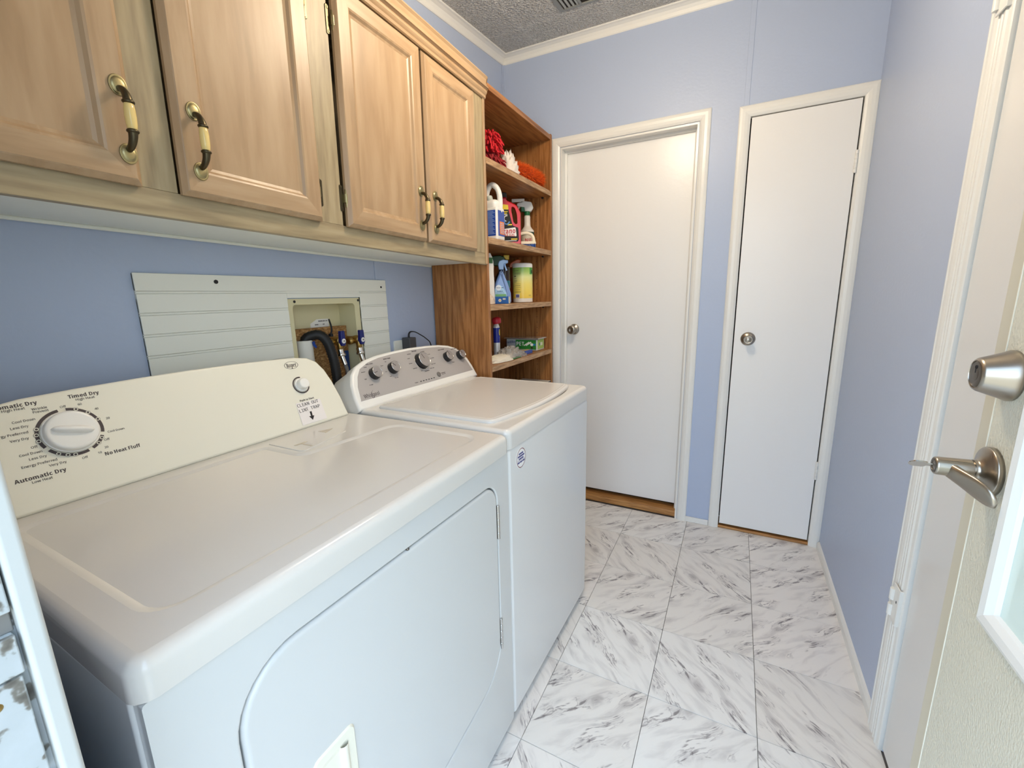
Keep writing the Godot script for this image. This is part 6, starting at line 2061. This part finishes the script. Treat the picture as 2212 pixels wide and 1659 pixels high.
	b.rbox(V(x1 - 0.0042, y + 0.028, 0.10), V(x1 - 0.0036, y + 0.046, 0.116)); b.rbox(V(x1 - 0.0042, y + 0.028, 0.120), V(x1 - 0.0036, y + 0.046, 0.130))
	part(l2, "pictogram", b, mat(rgb(226, 220, 206), 0.4))
	b = mb(Transform3D(basis3(V(0, 0, -1), V(0, 1, 0)), V(x1 - 0.0036, 0, 0)))
	b.prism(ellipse(-0.144, y + 0.037, 0.007, 0.009, 16), 0, 0.0006)
	part(l2, "ring_mark", b, mat(rgb(44, 110, 130), 0.4))
	# small blue carton
	b = mb()
	b.rbox(V(0.240, y, 0.250), V(0.276, y + 0.0195, 0.342), 0.001)
	t = thing("small_carton", "small flat blue carton lying in front of the green-labelled box", "box", V(0.258, y, 0.296))
	part(t, "carton", b, mat(rgb(30, 70, 160), 0.4))
	b = mb()
	b.rbox(V(0.243, y + 0.0193, 0.256), V(0.268, y + 0.0200, 0.336))
	part(t, "top_label", b, mat(rgb(198, 170, 122), 0.5))
	# bag of white pads
	var nz := FastNoiseLite.new(); nz.seed = 33; nz.frequency = 3.6; nz.fractal_octaves = 3; nz.noise_type = FastNoiseLite.TYPE_SIMPLEX_SMOOTH
	t = thing("bag_of_pads", "opened plastic bag of white cleaning pads lying at the shelf front", "bag", V(0.225, y, 0.53))
	var blob := func(cx: float, cz: float, rx: float, rz: float, h: float, sd: float, rough: float, bb: MB) -> void:
		var rw := []
		for i in 13:
			var row := []
			for k in 44:
				var a := TAU * k / 44; var ph := PI / 2 * i / 12.0
				var d := V(cos(ph) * cos(a), sin(ph), -cos(ph) * sin(a))
				var s := 1.0 + rough * nz.get_noise_3d(d.x + sd, d.y * 0.5, d.z)
				row.append(V(cx + clampf(d.x * rx * s, -rx, rx), y + 0.0006 + pow(d.y, 0.7) * h * s, cz + d.z * rz * s))
			rw.append(row)
		bb.grid(rw, true)
	b = mb()
	blob.call(0.245, 0.575, 0.05, 0.115, 0.030, 0.0, 0.16, b)
	part(t, "pad", b, mat(rgb(226, 216, 198), 0.8))
	b = mb()
	blob.call(0.250, 0.560, 0.049, 0.125, 0.014, 4.0, 0.1, b)
	part(t, "pad", b, mat(rgb(222, 214, 196), 0.8))
	b = mb()
	blob.call(0.250, 0.475, 0.048, 0.085, 0.054, 8.0, 0.45, b)
	var film := mat(Color(0.80, 0.78, 0.75, 0.38), 0.2)
	film.transparency = BaseMaterial3D.TRANSPARENCY_ALPHA
	part(t, "film", b, film, "clear plastic film")
	b = mb()
	blob.call(0.262, 0.41, 0.036, 0.075, 0.022, 12.0, 0.6, b)
	part(t, "film", b, film, "clear plastic film")
	b = mb()
	b.rbox(V(0.285, y + 0.0008, 0.44), V(0.298, y + 0.0075, 0.53), 0.003, 2)
	part(t, "green_print", b, mat(rgb(58, 112, 56), 0.4))
	# lowest shelf in sight
	y = 0.7145
	b = mb()
	b.rbox(V(0.11, y, 0.040), V(0.2995, y + 0.046, 0.150), 0.001)
	t = thing("flat_box", "flat pale grey box with a dark end, low on the shelf behind the washer", "box", V(0.205, y, 0.10))
	part(t, "carton", b, mat(rgb(206, 204, 196), 0.5))
	b = mb()
	b.rbox(V(0.2985, y + 0.001, 0.042), V(0.3005, y + 0.045, 0.149), 0.0005)
	part(t, "end_panel", b, mat(rgb(40, 34, 38), 0.4), "dark end panel")
	b = mb()
	b.rbox(V(0.05, y, 0.20), V(0.24, y + 0.055, 0.44), 0.001)
	single("cardboard_box", b, mat(rgb(120, 84, 54), 0.7), "brown cardboard box deep on the low shelf behind the washer", "box", V(0.145, y, 0.32))

func _ready() -> void:
	lights_and_camera()
	make_materials()
	build_room()
	build_doors()
	entrance_jamb()
	ceiling_lamp()
	build_dryer()
	build_washer()
	build_cabinet()
	build_bookcase()
	build_hookups()
	build_shelf_one()
	build_shelf_two()
	build_shelf_three()
	build_shelf_four()
